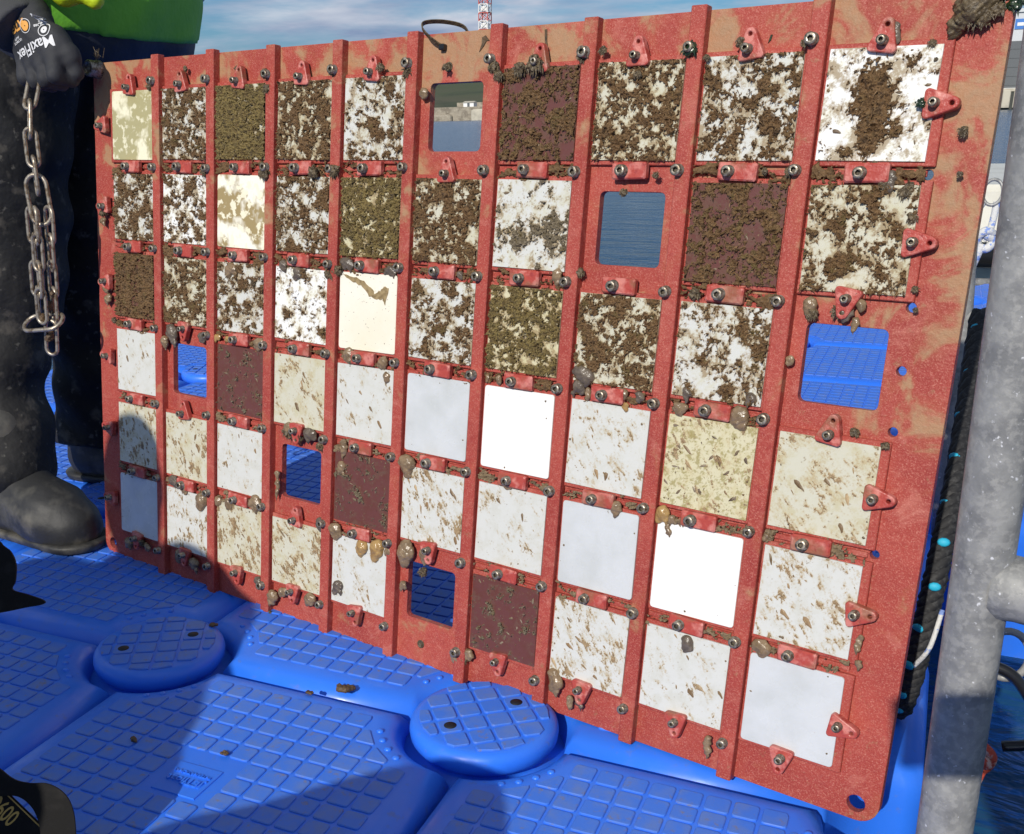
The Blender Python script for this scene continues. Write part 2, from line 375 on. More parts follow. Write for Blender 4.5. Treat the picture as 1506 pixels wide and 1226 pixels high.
MAT['green'] = layered('shaded_lime_jacket_fabric', (0.16, 0.46, 0.03), [(9, 4, 0.4, 0.7, (0.10, 0.36, 0.025))], rough=0.6, bump=[(16, 0.45, 0.015)])  # lime jacket cloth with its shade put into the colour as mid green
MAT['navy'] = layered('navy_jacket_fabric', (0.012, 0.016, 0.03), rough=0.6, bump=[(18, 0.4, 0.012)])
MAT['tape'] = layered('grey_reflective_tape', (0.17, 0.22, 0.23), rough=0.4, bump=[(300, 0.2, 0.001)])
MAT['skin'] = layered('skin', (0.55, 0.33, 0.24), [(40, 3, 0.4, 0.7, (0.48, 0.26, 0.19), 0.5)], rough=0.5)
MAT['hair'] = layered('brown_hair', (0.05, 0.03, 0.018), [(80, 4, 0.4, 0.7, (0.08, 0.05, 0.03))], rough=0.6, bump=[(200, 0.5, 0.004)])
MAT['print'] = layered('white_print', (0.66, 0.66, 0.67), rough=0.6)
MAT['print_orange'] = layered('orange_print', (0.75, 0.36, 0.08), rough=0.6)
MAT['gold'] = layered('gold_thread', (0.46, 0.30, 0.07), rough=0.5)
MAT['strap'] = layered('black_strap_webbing', (0.007, 0.0065, 0.006), [(60, 4, 0.55, 0.75, (0.022, 0.02, 0.018), 0.6)], rough=0.7, spec=0.2, bump=[(700, 0.4, 0.0006)])
MAT['chain'] = layered('weathered_chain_steel', (0.40, 0.35, 0.28), [(120, 4, 0.48, 0.62, (0.14, 0.085, 0.04), 0.8)], rough=0.42, metal=0.7, bump=[(300, 0.3, 0.0006)])
MAT['ropeblack'] = layered('black_braided_rope', (0.014, 0.014, 0.015), [(200, 3, 0.5, 0.65, (0.04, 0.04, 0.04))], rough=0.75)
MAT['cyan'] = layered('cyan_rope_fleck', (0.02, 0.42, 0.62), rough=0.6)
MAT['ropewhite'] = layered('white_rope', (0.62, 0.62, 0.60), [(80, 3, 0.55, 0.6, (0.10, 0.22, 0.62), 0.8)], rough=0.75, bump=[(250, 0.6, 0.003)])
MAT['ropered'] = layered('orange_red_rope', (0.52, 0.07, 0.035), [(90, 3, 0.52, 0.6, (0.6, 0.45, 0.38), 0.8)], rough=0.75, bump=[(250, 0.6, 0.003)])
MAT['blackplastic'] = layered('black_plastic', (0.012, 0.012, 0.013), rough=0.3)
MAT['mud'] = layered('brown_mud', (0.105, 0.062, 0.028), [(120, 5, 0.45, 0.65, (0.05, 0.03, 0.015))], rough=0.6, bump=[(200, 0.7, 0.003)])
MAT['torn'] = layered('tan_torn_film', (0.34, 0.25, 0.12), [(150, 5, 0.42, 0.62, (0.20, 0.14, 0.06))], rough=0.5, bump=[(300, .5, .001)])
MAT['whitehull'] = layered('cream_boat_side', (0.72, 0.70, 0.60), [(5, 5, 0.5, 0.7, (0.55, 0.52, 0.42), 0.6)], rough=0.4)
MAT['rubber'] = layered('black_rubbing_strip', (0.012, 0.012, 0.012), rough=0.4)
MAT['stone'] = layered('breakwater_stone', (0.31, 0.27, 0.21), [(0.5, 6, 0.45, 0.6, (0.20, 0.17, 0.13)), (1.5, 6, 0.5, 0.7, (0.42, 0.38, 0.30), 0.7)], rough=0.9, rnd=False, bump=[(1.5, 0.6, 0.4)])
MAT['concrete'] = layered('quay_concrete', (0.50, 0.46, 0.37), [(0.6, 6, 0.45, 0.65, (0.36, 0.33, 0.27))], rough=0.85, rnd=False)
MAT['hill'] = layered('grassy_hillside', (0.060, 0.075, 0.030), [(0.012, 6, 0.42, 0.62, (0.085, 0.075, 0.045)), (0.05, 6, 0.52, 0.7, (0.03, 0.04, 0.02), 0.8)], rough=1.0, rnd=False)
MAT['cladding'] = layered('pale_grey_cladding', (0.52, 0.54, 0.56), rough=0.6)
MAT['darkdoor'] = layered('dark_roller_door', (0.09, 0.10, 0.11), rough=0.6)
MAT['signblue'] = layered('blue_sign', (0.03, 0.16, 0.50), rough=0.5)
MAT['whitepaint'] = layered('white_paint', (0.75, 0.75, 0.74), rough=0.5)
MAT['redpaint'] = layered('red_mast_paint', (0.52, 0.10, 0.08), rough=0.5)
MAT['orange'] = layered('orange_paint', (0.75, 0.30, 0.03), rough=0.5)
MAT['darkstone'] = layered('tarred_quay_foot', (0.05, 0.055, 0.05), rough=0.8)

# ------------------------------------------------------------------ water, hill, harbour (setting and far things)
WZ = -0.27
def water():
    m, nt, b = mat_base('harbour_water')
    b.inputs['Base Color'].default_value = (0.012, 0.062, 0.135, 1); b.inputs['Roughness'].default_value = 0.16
    b.inputs['IOR'].default_value = 1.33; b.inputs['Specular IOR Level'].default_value = 0.36
    co = nt.nodes.new('ShaderNodeTexCoord').outputs['Object']
    n1 = noise_node(nt, 1.0, 5, 0.6, 0.3, co, False, (1.3, 3.4, 1)); n2 = noise_node(nt, 1.0, 4, 0.6, 0.5, co, False, (5, 11, 1)); n3 = noise_node(nt, 1.0, 3, 0.5, 0, co, False, (0.12, 0.35, 1))
    h = nt.nodes.new('ShaderNodeMath'); h.operation = 'MULTIPLY_ADD'; h.inputs[1].default_value = 0.35; nt.links.new(n2.outputs['Fac'], h.inputs[0]); nt.links.new(n1.outputs['Fac'], h.inputs[2])
    h2 = nt.nodes.new('ShaderNodeMath'); h2.operation = 'MULTIPLY_ADD'; h2.inputs[1].default_value = 2.0; nt.links.new(n3.outputs['Fac'], h2.inputs[0]); nt.links.new(h.outputs[0], h2.inputs[2])
    bp = nt.nodes.new('ShaderNodeBump'); bp.inputs['Strength'].default_value = 0.7; bp.inputs['Distance'].default_value = 0.09
    nt.links.new(h2.outputs[0], bp.inputs['Height']); nt.links.new(bp.outputs[0], b.inputs['Normal'])
    me = mesh('water', [(-3000, -3000, 0), (3000, -3000, 0), (3000, 3000, 0), (-3000, 3000, 0)], [(0, 1, 2, 3)], m)
    tag(link('water', me, loc=(0, 0, WZ)), kind='structure')
water()

def hill():
    rs = np.random.RandomState(3); nx, ny = 90, 16
    X = np.linspace(-1100, 200, nx); prof = 26 + 5 * np.sin(X / 140.0) + 2 * np.sin(X / 51.0)
    nz = fft_noise(ny, nx, 1.4, rs) * 1.2
    v = []; f = []
    for j in range(ny):
        t = j / (ny - 1)
        for i in range(nx):
            h = prof[i] * (math.sin(t * math.pi / 2) ** 1.2) + (nz[j, i] * (0.2 + t) if j else 0)
            v.append((X[i], 300 + 10 + t * 260, -2 + h))
    for j in range(ny - 1):
        for i in range(nx - 1): a = j * nx + i; f.append((a, a + 1, a + nx + 1, a + nx))
    tag(link('hill', mesh('hill', v, f, MAT['hill'], True)), kind='structure')
hill()

def far_things():
    # stone breakwater seen through the top window opening, direction about (-0.43, 0.97)
    bw = empty('breakwater', 'pale stone breakwater across the harbour below the green hill', 'breakwater', (-105, 245, WZ))
    rs = random.Random(5)
    mb = MB(); mb.add(*box(-160, 160, -4, 4, -1.0, 3.0)); link('wall', mb.mesh('wall', MAT['stone']), bw)
    mb = MB(); mb.add(*box(-3, 160, 1.5, 3.5, 3.0, 4.0)); link('parapet', mb.mesh('parapet', MAT['stone']), bw)
    for k in range(26):
        x = -158 + k * 12.4; w = 5 + rs.random() * 4
        mb = MB(); mb.add(*box(x, x + w, -4.9, -4.0, -1.0, 1.2 + rs.random() * 1.4, 0.3)); link('buttress', mb.mesh('buttress', MAT['concrete'] if k % 3 else MAT['stone']), bw)
    def hut(x, y, w, d, h, label):
        t = empty('harbour_hut', label, 'hut', (x, y, WZ + 3.0))
        mb = MB(); mb.add(*box(-w / 2, w / 2, -d / 2, d / 2, 0, h)); link('wall', mb.mesh('wall', MAT['whitepaint']), t)
        v = [(-w / 2 - .2, -d / 2 - .2, h), (w / 2 + .2, -d / 2 - .2, h), (w / 2 + .2, d / 2 + .2, h), (-w / 2 - .2, d / 2 + .2, h), (-w / 2, 0, h + .35), (w / 2, 0, h + .35)]
        link('roof', mesh('roof', v, [(0, 1, 5, 4), (2, 3, 4, 5), (1, 2, 5), (3, 0, 4), (3, 2, 1, 0)], MAT['concrete']), t)
        mb = MB(); mb.add(*box(-.3, .3, -d / 2 - .05, -d / 2, 0, .8)); link('door', mb.mesh('door', MAT['darkdoor']), t)
    hut(-103.0, 242.8, 2.6, 2.0, .9, 'small white hut standing on the stone breakwater')
    # red and white lattice radio mast
    t = empty('radio_mast', 'red and white lattice radio mast against the sky', 'mast', (-229.3, 560, 19))
    H = 56.0; n = 14
    for k in range(n):
        mb = MB(); z0, z1 = k * H / n, (k + 1) * H / n; w = 2.5
        for sx in (-1, 1):
            for sy in (-1, 1): mb.add(*tube([(sx * w, sy * w, z0), (sx * w, sy * w, z1)], 0.26, 6))
        for s in (-1, 1):
            mb.add(*tube([(-w, s * w, z0), (w, s * w, z1)], 0.18, 5)); mb.add(*tube([(w, s * w, z0), (-w, s * w, z1)], 0.18, 5))
            mb.add(*tube([(s * w, -w, z0), (s * w, w, z1)], 0.18, 5))
            mb.add(*tube([(-w, s * w, z1), (w, s * w, z1)], 0.22, 5)); mb.add(*tube([(s * w, -w, z1), (s * w, w, z1)], 0.22, 5))
        if k % 2 == 0:
            mb.add(*box(-1.7, 1.7, -1.7, 1.7, z0 + .8, z0 + 3.0))
        link('mast_section', mb.mesh('mast_section', MAT['whitepaint'] if k % 2 == 0 else MAT['redpaint']), t)
    # quay with fenders and warehouse, far right
    q = empty('quay', 'pale concrete quay with a row of upright fenders', 'quay', (8, 183, WZ))
    mb = MB(); mb.add(*box(-3.5, 60, 0, 60, -1, 2.5)); link('quay_wall', mb.mesh('quay_wall', MAT['darkstone']), q)
    mb = MB(); mb.add(*box(-3.7, 60, -.2, 60, 2.5, 2.9)); link('quay_edge', mb.mesh('quay_edge', MAT['concrete']), q)
    mf = MB(); mf.add(*box(-.52, .52, -.5, 0, .2, 2.6, .1)); fm = mf.mesh('fender', MAT['concrete'])
    for k in range(24): link('fender', fm, q, (-2.9 + k * 1.45, 0, .1))
    w = empty('warehouse', 'pale grey warehouse with a dark door and a blue sign', 'warehouse', (3.9, 190, WZ + 2.9))
    mb = MB(); mb.add(*box(-1.2, 32, 0, 30, 0, 10.5)); link('wall', mb.mesh('wall', MAT['cladding']), w)
    mb = MB(); mb.add(*box(-1.5, 32.3, -.3, 30.3, 10.5, 11.0)); link('roof', mb.mesh('roof', MAT['cladding']), w)
    mb = MB(); mb.add(*box(.3, 5.6, -.08, 0, 0.2, 6.6)); dr = link('door', mb.mesh('door', MAT['darkdoor']), w)
    for k in range(5):
        mb = MB(); mb.add(*box(.3, 5.6, -.14, -.08, .5 + k * 1.25, 1.6 + k * 1.25)); link('panel', mb.mesh('panel', MAT['darkdoor']), dr)
    mb = MB(); mb.add(*box(2.6, 4.6, -.12, 0, 8.2, 9.6)); sg = link('sign', mb.mesh('sign', MAT['signblue']), w)
    mb = MB(); mb.add(*box(2.9, 4.3, -.16, -.12, 8.65, 9.1)); link('sign_stripe', mb.mesh('sign_stripe', MAT['whitepaint']), sg)
    mb = MB(); mb.add(*tube([(0, 0, 0), (0, 0, 15)], .09, 6)); tag(link('lamp_post', mb.mesh('lamp_post', MAT['darkdoor']), loc=(5.2, 186, WZ + 2.9)), 'thin grey lamp post in front of the warehouse', 'lamp post')
    mb = MB(); mb.add(*box(-1.4, 1.4, -.5, .5, 0, 2.2, .2)); tag(link('skip', mb.mesh('skip', MAT['whitepaint']), loc=(4.2, 185.5, WZ + 2.9)), 'white box skip on the quay edge', 'skip')
    mb = MB(); mb.add(*lathe([(0.45, 0), (0.45, 1.3), (0.3, 1.5)], 12)); tag(link('bollard', mb.mesh('bollard', MAT['orange'], True), loc=(4.6, 184.0, WZ + 2.9)), 'orange bollard on the quay edge', 'bollard')
far_things()

# ------------------------------------------------------------------ floating deck
PP = 0.5
def cube_outline(ins, n_arc=9):
    h = 0.25 - 0.0035 - ins; r = 0.100 + ins; out = []
    for k, (sx, sy) in enumerate(((1, 1), (-1, 1), (-1, -1), (1, -1))):
        d = 0.25 - h; a0 = math.asin(min(1, d / r)); 
        # arc around lattice corner, from the side reached first going ccw
        base = math.atan2(-sy, -sx)
        lo, hi = -(math.pi / 4 - a0), (math.pi / 4 - a0)
        # ccw walk enters the notch clockwise
        for i in range(n_arc):
            a = base + hi + (lo - hi) * i / (n_arc - 1)
            out.append((sx * .25 + r * math.cos(a), sy * .25 + r * math.sin(a)))
    return out
def cube_mesh():
    rings = [(0, -.40), (0, -.05), (.0, -.03), (.0035, -.017), (.010, -.0075), (.019, -.0022), (.030, -.0003), (.034, 0)]
    v = []; f = []; n = None
    for ins, z in rings:
        o = cube_outline(ins); n = len(o); v += [(x, y, z) for x, y in o]
    for k in range(len(rings) - 1):
        for i in range(n): f.append((k * n + i, k * n + (i + 1) % n, (k + 1) * n + (i + 1) % n, (k + 1) * n + i))
    v.append((0, 0, 0)); f.append(tuple((len(rings) - 1) * n + i for i in range(n)))
    v = v[:-1]
    return mesh('float_shell', v, f, MAT['blue'], True)
def pad_outline(w, c):
    h = w / 2; o = []
    for sx, sy, a0 in ((1, 1, 0), (-1, 1, 90), (-1, -1, 180), (1, -1, 270)):
        for i in range(3):
            a = math.radians(a0 + 45 * i); o.append((sx * (h - c) + c * math.cos(a), sy * (h - c) + c * math.sin(a)))
    return o
def pad_mesh(name='tread_pad', w=.0264, hgt=.0020):
    o = pad_outline(w, .0035); o2 = pad_outline(w - .0022, .003); n = len(o)
    v = [(x, y, -.001) for x, y in o] + [(x, y, hgt * .55) for x, y in o] + [(x, y, hgt) for x, y in o2]
    f = [(k * n + i, k * n + (i + 1) % n, (k + 1) * n + (i + 1) % n, (k + 1) * n + i) for k in range(2) for i in range(n)] + [tuple(range(2 * n, 3 * n))]
    return v, f
shell = cube_mesh(); pv, pf = pad_mesh(); padm = mesh('tread_pad', pv, pf, MAT['pad'])
def dome(r, h): return lathe([(r, -.001), (r * .92, h * .45), (r * .6, h * .85), (r * .1, h)], 12)
dotm = mesh('grip_dot', *dome(.0045, .0022), MAT['blue'], True)
NPAD = 14
def clip_half(poly, n, d):
    out = []
    for i in range(len(poly)):
        p, q = np.array(poly[i]), np.array(poly[(i + 1) % len(poly)]); a, b = p @ n - d, q @ n - d
        if a <= 0: out.append(tuple(p))
        if (a < 0) != (b < 0) and abs(a - b) > 1e-12: out.append(tuple(p + (q - p) * a / (a - b)))
    return out
def area(o): return .5 * sum(o[i][0] * o[(i + 1) % len(o)][1] - o[(i + 1) % len(o)][0] * o[i][1] for i in range(len(o)))
pads = []; cpads = []
for i in range(NPAD):
    for j in range(NPAD):
        x = (i - (NPAD - 1) / 2) * .03; y = (j - (NPAD - 1) / 2) * .03
        k = V(math.copysign(.25, x), math.copysign(.25, y)); u = V(x, y) - k; d = np.linalg.norm(u); u /= d
        if d > .16: pads.append((x, y)); continue
        o = clip_half([(px + x, py + y) for px, py in pad_outline(.0264, .0035)], -u, -(k @ u) - .140)
        if len(o) > 2 and area(o) > 1.2e-4: cpads.append([(px - x, py - y) for px, py in o] + [(x, y)])
dots = []
for sx in (-1, 1):
    for sy in (-1, 1):
        for a in (-14, -4.7, 4.7, 14):
            t = math.atan2(-sy, -sx) + math.radians(a); dots.append((sx * .25 + .1285 * math.cos(t), sy * .25 + .1285 * math.sin(t)))
mb = MB()
for (x, y) in pads: mb.add([(p[0] + x, p[1] + y, p[2]) for p in pv], pf)
cpm = []
for c_ in cpads:
    v_, f_ = prism(c_[:-1], -.001, .0020, .0010); cpm.append((mesh('tread_pad', v_, f_, MAT['pad']), c_[-1])); mb.add([(p[0] + c_[-1][0], p[1] + c_[-1][1], p[2]) for p in v_], f_)
padfield = mb.mesh('tread_pads', MAT['pad'])
CUBE_LABEL = {
 (0, -1): ('blue float cube with a moulded nameplate, crossed by a dark head-shaped shadow', None),
 (1, -1): ('blue float cube at the bottom right, fully sunlit, beside the galvanised post', None),
 (-1, -1): ('blue float cube in deep shade left of the left round locking pin', None),
 (-1, 0): ('blue float cube in shade beneath the booted foot', None),
 (0, 0): ('blue float cube under the bottom edge of the red panel, between the two round pins', None),
 (1, 0): ('blue float cube behind the lower right corner of the red panel', None),
}
def cube(ix, iy):
    near = iy <= 0 and -1 <= ix <= 1 and iy >= -1
    lab, grp = CUBE_LABEL.get((ix, iy), (None, None))
    if lab is None:
        if iy < -1 or (iy < 0 and ix != 0): lab, grp = 'blue float cube in front of the picture, under the crouching people', 'float cubes in the foreground'
        elif ix <= -2 or (ix == -1 and iy >= 1): lab, grp = 'blue float cube of the deck seen behind the standing legs', 'float cubes behind the legs'
        elif ix >= 2: lab, grp = 'blue float cube of the sunlit deck beyond the galvanised railing', 'float cubes beyond the railing'
        else: lab, grp = 'blue float cube of the far deck seen only through the panel openings', 'float cubes behind the panel'
    e = empty('float_cube', lab, 'float cube', ((ix + .5) * PP, (iy + .5) * PP, 0), grp)
    link('shell', shell, e)
    logo = (ix, iy) == (0, -1)
    if near:
        for x, y in pads:
            if logo and -.05 < x < .02 and -.03 < y < .05: continue
            link('tread_pad', padm, e, (x, y, 0))
        for me_, (x, y) in cpm: link('tread_pad', me_, e, (x, y, 0))
        for x, y in dots: link('grip_dot', dotm, e, (x, y, 0))
    else:
        o = link('tread_pads', padfield, e); o['kind'] = 'stuff'
    return e
cubes = {}
for ix in range(-3, 2):
    for iy in range(-4, 8):
        cubes[ix, iy] = cube(ix, iy)
for ix in range(2, 4):
    for iy in list(range(2, 8)) + [-4, -3, -2]: cubes[ix, iy] = cube(ix, iy)

def pin_meshes():
    prof = [(.118, -.06), (.118, -.033), (.080, -.031), (.080, -.022), (.0865, -.019), (.0912, -.012), (.0922, -.004), (.0910, .003), (.0875, .008), (.0815, .0108), (.076, .0112), (.01, .0112)]
    body = mesh('pin_head', *lathe(prof, 48), MAT['blue'], True)
    pl = []
    for i in range(-3, 3):
        for j in range(-3, 3):
            x = (i + .5) * .031; y = (j + .5) * .031
            o = [(px + x, py + y) for px, py in pad_outline(.0268, .0035)]
            for q in range(24):
                n_ = V(math.cos(q * math.pi / 12), math.sin(q * math.pi / 12)); o = clip_half(o, n_, .0795)
                if len(o) < 3: break
            if len(o) > 2 and area(o) > 8e-5: pl.append(prism([(px, py) for px, py in o], -.0008, .0024, .0010))
    return body, pl
pinbody, pinpads = pin_meshes()
pinpadm = [mesh('tread_pad', v_, f_, MAT['pad']) for v_, f_ in pinpads]
holem = mesh('pin_hole', *lathe([(.0078, -.001), (.0078, .0027), (.0005, .0028)], 16), MAT['hole'], True)
PIN_LABEL = {(0, 0): 'round blue locking pin in shade at left, with two dark holes', (1, 0): 'round sunlit blue locking pin below the middle of the red panel',
             (-1, 1): 'round blue locking pin half hidden between the boot and the panel', (-2, 3): 'round blue locking pin seen through the small opening low on the left'}
def pin(ix, iy):
    lab = PIN_LABEL.get((ix, iy)); grp = None
    if lab is None: lab, grp = 'round blue locking pin at a joint of the float cubes, behind other things', 'locking pins hidden behind things'
    e = empty('locking_pin', lab, 'locking pin', (ix * PP, iy * PP, 0), grp)
    e.rotation_euler.z = math.radians(12 + (ix * 37 + iy * 53) % 60) if (ix, iy) not in PIN_LABEL else math.radians({(0, 0): 30, (1, 0): 38, (-1, 1): 70, (-2, 3): 20}[ix, iy])
    link('pin_head', pinbody, e)
    rmax = .078
    near = (ix, iy) in ((0, 0), (1, 0), (-1, 1))
    mb = MB()
    for me_, (v_, f_) in zip(pinpadm, pinpads):
        if near: link('tread_pad', me_, e, (0, 0, .0112))
        else: mb.add([(p[0], p[1], p[2] + .0112) for p in v_], f_)
    if not near: o = link('tread_pads', mb.mesh('tread_pads', MAT['pad']), e); o['kind'] = 'stuff'
    for s in (-1, 1): link('pin_hole', holem, e, (s * .0465, s * .0155, .0112))
for ix in range(-3, 2):
    for iy in range(-3, 8):
        if (ix, iy) in PIN_LABEL or iy >= 1 or iy == -1: pin(ix, iy)
pin(-1, 0); pin(-2, 0)

def text_mesh(s, size, extrude=0.0, bold=0.0, align='CENTER'):
    cu = bpy.data.curves.new('txt', 'FONT'); cu.body = s; cu.size = size; cu.extrude = extrude; cu.offset = bold; cu.align_x = align; cu.align_y = 'CENTER'; cu.resolution_u = 3
    o = bpy.data.objects.new('txt', cu); COL.objects.link(o)
    dg = bpy.context.evaluated_depsgraph_get(); dg.update()
    me = bpy.data.meshes.new_from_object(o.evaluated_get(dg)); bpy.data.objects.remove(o); bpy.data.curves.remove(cu)
    me.materials.clear(); return me

def nameplate():
    e = cubes[0, -1]
    # recessed diamond plate of two by two pads with raised lettering, read from the far side
    cxp, cyp = -.015, 0.005
    o = [(cxp - .030, cyp - .028), (cxp + .030, cyp - .028), (cxp + .030, cyp + .028), (cxp - .030, cyp + .028)]
    pl = link('nameplate', mesh('nameplate', *prism(o, -.001, .0016, .0008), MAT['blue']), e)
    for s, size, yy, bold in (('JETfloat', .0155, -.005, .0003), ('INTERNATIONAL', .0066, .010, .0001)):
        me = text_mesh(s, size, .0013, bold); me.materials.append(MAT['blue'])
        link('lettering', me, pl, (cxp, cyp + yy, .0022), (0, 0, math.pi))
nameplate()

# ------------------------------------------------------------------ the red test panel
AX = Vector((0.97384697, -0.2271904, 0.00257025)); AD = Vector((-0.02447284, -0.11613553, -0.99293183)); AN = Vector((0.22588307, 0.96690075, -0.11865823))
O = Vector((-0.27863716, 0.31256959, 0.55756208))
org = O + AD * 0.5631 + AN * 0.012
PM = Matrix((AX, -AD, -AN)).transposed().to_4x4(); PM.translation = org
panel = empty('test_panel', 'large red fouling test panel of sixty cells held upright on the blue deck', 'test panel', mat4=PM)
CP, RP = 0.1236, 0.12175
BL, BR, BB, BT = -0.045, 1.2755, 0.0015, 0.8085
def colx(c): return (c - .5) * CP
def rowy(r): return 0.5631 + 0.1497 - (r - 1) * RP      # row 1 is the top row
WIN = {(1, 6), (2, 8), (3, 10), (4, 2), (5, 4), (6, 6)}

def rrect(x0, x1, y0, y1, r, n=5):
    o = []
    for cx, cy, a0 in ((x1 - r, y1 - r, 0), (x0 + r, y1 - r, 90), (x0 + r, y0 + r, 180), (x1 - r, y0 + r, 270)):
        for i in range(n):
            a = math.radians(a0 + 90 * i / (n - 1)); o.append((cx + r * math.cos(a), cy + r * math.sin(a)))
    return o

def board():
    bm = bmesh.new()
    loops = [rrect(BL, BR, BB, BT, .022, 7)]
    for (r, c) in WIN: loops.append(rrect(colx(c) - .0395, colx(c) + .0395, rowy(r) - .0395, rowy(r) + .0395, .006, 5))
    holes = [(1.2265, .5631 + .088), (1.230, .5631 - .032), (1.231, .5631 - .151), (1.232, .5631 - .275), (1.230, .5631 - .092)]
    for hx, hy in holes: loops.append([(hx + .0048 * math.cos(a * math.pi / 6), hy + .0048 * math.sin(a * math.pi / 6)) for a in range(12)])
    for hx, hy in ((1.252, .020), (-.024, .020)): loops.append([(hx + .0095 * math.cos(a * math.pi / 8), hy + .0095 * math.sin(a * math.pi / 8)) for a in range(16)])
    for L in loops:
        vs = [bm.verts.new((x, y, 0)) for x, y in L]
        for i in range(len(vs)): bm.edges.new((vs[i], vs[(i + 1) % len(vs)]))
    bmesh.ops.triangle_fill(bm, use_beauty=True, edges=bm.edges[:])
    for f in bm.faces:
        if f.normal.z < 0: f.normal_flip()
    r = bmesh.ops.extrude_face_region(bm, geom=bm.faces[:])
    bmesh.ops.translate(bm, vec=(0, 0, -.010), verts=[g for g in r['geom'] if isinstance(g, bmesh.types.BMVert)])
    bmesh.ops.recalc_face_normals(bm, faces=bm.faces[:])
    me = bpy.data.meshes.new('backing_board'); bm.to_mesh(me); bm.free(); me.materials.append(MAT['board'])
    return me
bo = link('backing_board', board(), panel)
bv = bo.modifiers.new('edge', 'BEVEL'); bv.width = .0012; bv.segments = 2; bv.limit_method = 'ANGLE'; bv.angle_limit = math.radians(50)

def hexbolt():
    n = 24; mb = MB()
    v, f = lathe([(.0070, 0), (.0070, .0012), (.0063, .0014), (.0063, .0080), (.0057, .0087), (.0036, .0087)], n, cap=False); mb.add(v, f)
    me = mb.mesh('bolt', MAT['steel'], True)
    hexv = []; 
    for i in range(n):
        a = 2 * math.pi * i / n; hexv.append((.0036 * math.cos(a), .0036 * math.sin(a), .0087))
    for i in range(6):
        a = math.pi / 3 * i; hexv.append((.0031 * math.cos(a), .0031 * math.sin(a), .0086))
    for i in range(6):
        a = math.pi / 3 * i; hexv.append((.0030 * math.cos(a), .0030 * math.sin(a), .0045))
    bm = bmesh.new(); bm.from_mesh(me)
    hv = [bm.verts.new(p) for p in hexv]
    for i in range(6):
        for k in range(4): bm.faces.new((hv[n + i], hv[i * 4 + k], hv[(i * 4 + k + 1) % n]))
        bm.faces.new((hv[n + i], hv[(i * 4 + 4) % n], hv[n + (i + 1) % 6]))
        q = bm.faces.new((hv[n + i], hv[n + (i + 1) % 6], hv[n + 6 + (i + 1) % 6], hv[n + 6 + i])); q.material_index = 1
    q = bm.faces.new(hv[n + 6:]); q.material_index = 1
    bmesh.ops.recalc_face_normals(bm, faces=bm.faces[:])
    bm.to_mesh(me); bm.free(); me.materials.append(MAT['socket']); return me
boltm = hexbolt()
brnd = random.Random(11)
def bolt(parent, x, y, z):
    o = link('bolt', boltm, parent, (x, y, z), (brnd.uniform(-.05, .05), brnd.uniform(-.05, .05), brnd.uniform(0, 6))); k_ = brnd.uniform(.82, .95); o.scale = (k_, k_, 1); return o

# vertical ribs
for c in range(1, 10):
    mb = MB(); x = c * CP; rr = random.Random(c)
    mb.add(*box(x - .0085, x + .0085, BB - .0005 - rr.random() * .002, BT + .0005 + rr.random() * .003, 0.0002, .012, .0009))
    rib = link('rib', mb.mesh('rib', MAT['rib']), panel)
    for k in range(7):
        y = .5631 + .2105 - k * RP
        if c == 6 and k == 0: pass
        bolt(rib, x - .0045, y + rr.uniform(-.002, .002), .012)

# coupons ------------------------------------------------------------
# kind: (base material, growth, cover, brown tone)
HEAVY = 'heavy'; FLECK = 'fleck'; BITS = 'bits'
CPN = {
 (1, 1): ('c_gold', None, 0), (1, 2): ('c_white', HEAVY, .66), (1, 3): ('c_cream', HEAVY, .97), (1, 4): ('c_cream', HEAVY, .74), (1, 5): ('c_white', HEAVY, .42),
 (1, 7): ('c_maroon', HEAVY, .66), (1, 8): ('c_cream', HEAVY, .70), (1, 9): ('c_white', HEAVY, .58), (1, 10): ('c_pure', HEAVY, .36),
 (2, 1): ('c_white', HEAVY, .62), (2, 2): ('c_pure', HEAVY, .45), (2, 3): ('c_gold2', None, 0), (2, 4): ('c_white', HEAVY, .60), (2, 5): ('c_green', HEAVY, .86),
 (2, 6): ('c_cream', HEAVY, .76), (2, 7): ('c_white', HEAVY, .30), (2, 9): ('c_maroon', HEAVY, .66), (2, 10): ('c_cream', HEAVY, .55),
 (3, 1): ('c_maroon', HEAVY, .93), (3, 2): ('c_cream', HEAVY, .62), (3, 3): ('c_white', HEAVY, .48), (3, 4): ('c_pure', HEAVY, .17), (3, 5): ('c_ivory', None, 0),
 (3, 6): ('c_white', HEAVY, .48), (3, 7): ('c_green', HEAVY, .78), (3, 8): ('c_cream', HEAVY, .70), (3, 9): ('c_white', HEAVY, .42),
 (4, 1): ('c_white', FLECK, .06), (4, 3): ('c_maroon', BITS, .20), (4, 4): ('c_cream', FLECK, .5), (4, 5): ('c_white', FLECK, .10), (4, 6): ('c_blue', None, 0),
 (4, 7): ('c_pure', None, 0), (4, 8): ('c_white', FLECK, .35), (4, 9): ('c_green', FLECK, .5), (4, 10): ('c_cream', FLECK, .75),
 (5, 1): ('c_cream', FLECK, .9), (5, 2): ('c_cream', FLECK, .9), (5, 3): ('c_white', FLECK, .08), (5, 5): ('c_maroon', BITS, .26), (5, 6): ('c_white', FLECK, .85),
 (5, 7): ('c_white', FLECK, .16), (5, 8): ('c_blue', None, 0), (5, 9): ('c_pure', None, 0), (5, 10): ('c_white', FLECK, .8),
 (6, 1): ('c_blue', None, 0), (6, 2): ('c_white', FLECK, .7), (6, 3): ('c_cream', FLECK, 1.3), (6, 4): ('c_cream', FLECK, 1.2), (6, 5): ('c_white', FLECK, .14),
 (6, 7): ('c_maroon', BITS, .22), (6, 8): ('c_white', FLECK, .95), (6, 9): ('c_white', FLECK, .14), (6, 10): ('c_blue', None, 0),
}
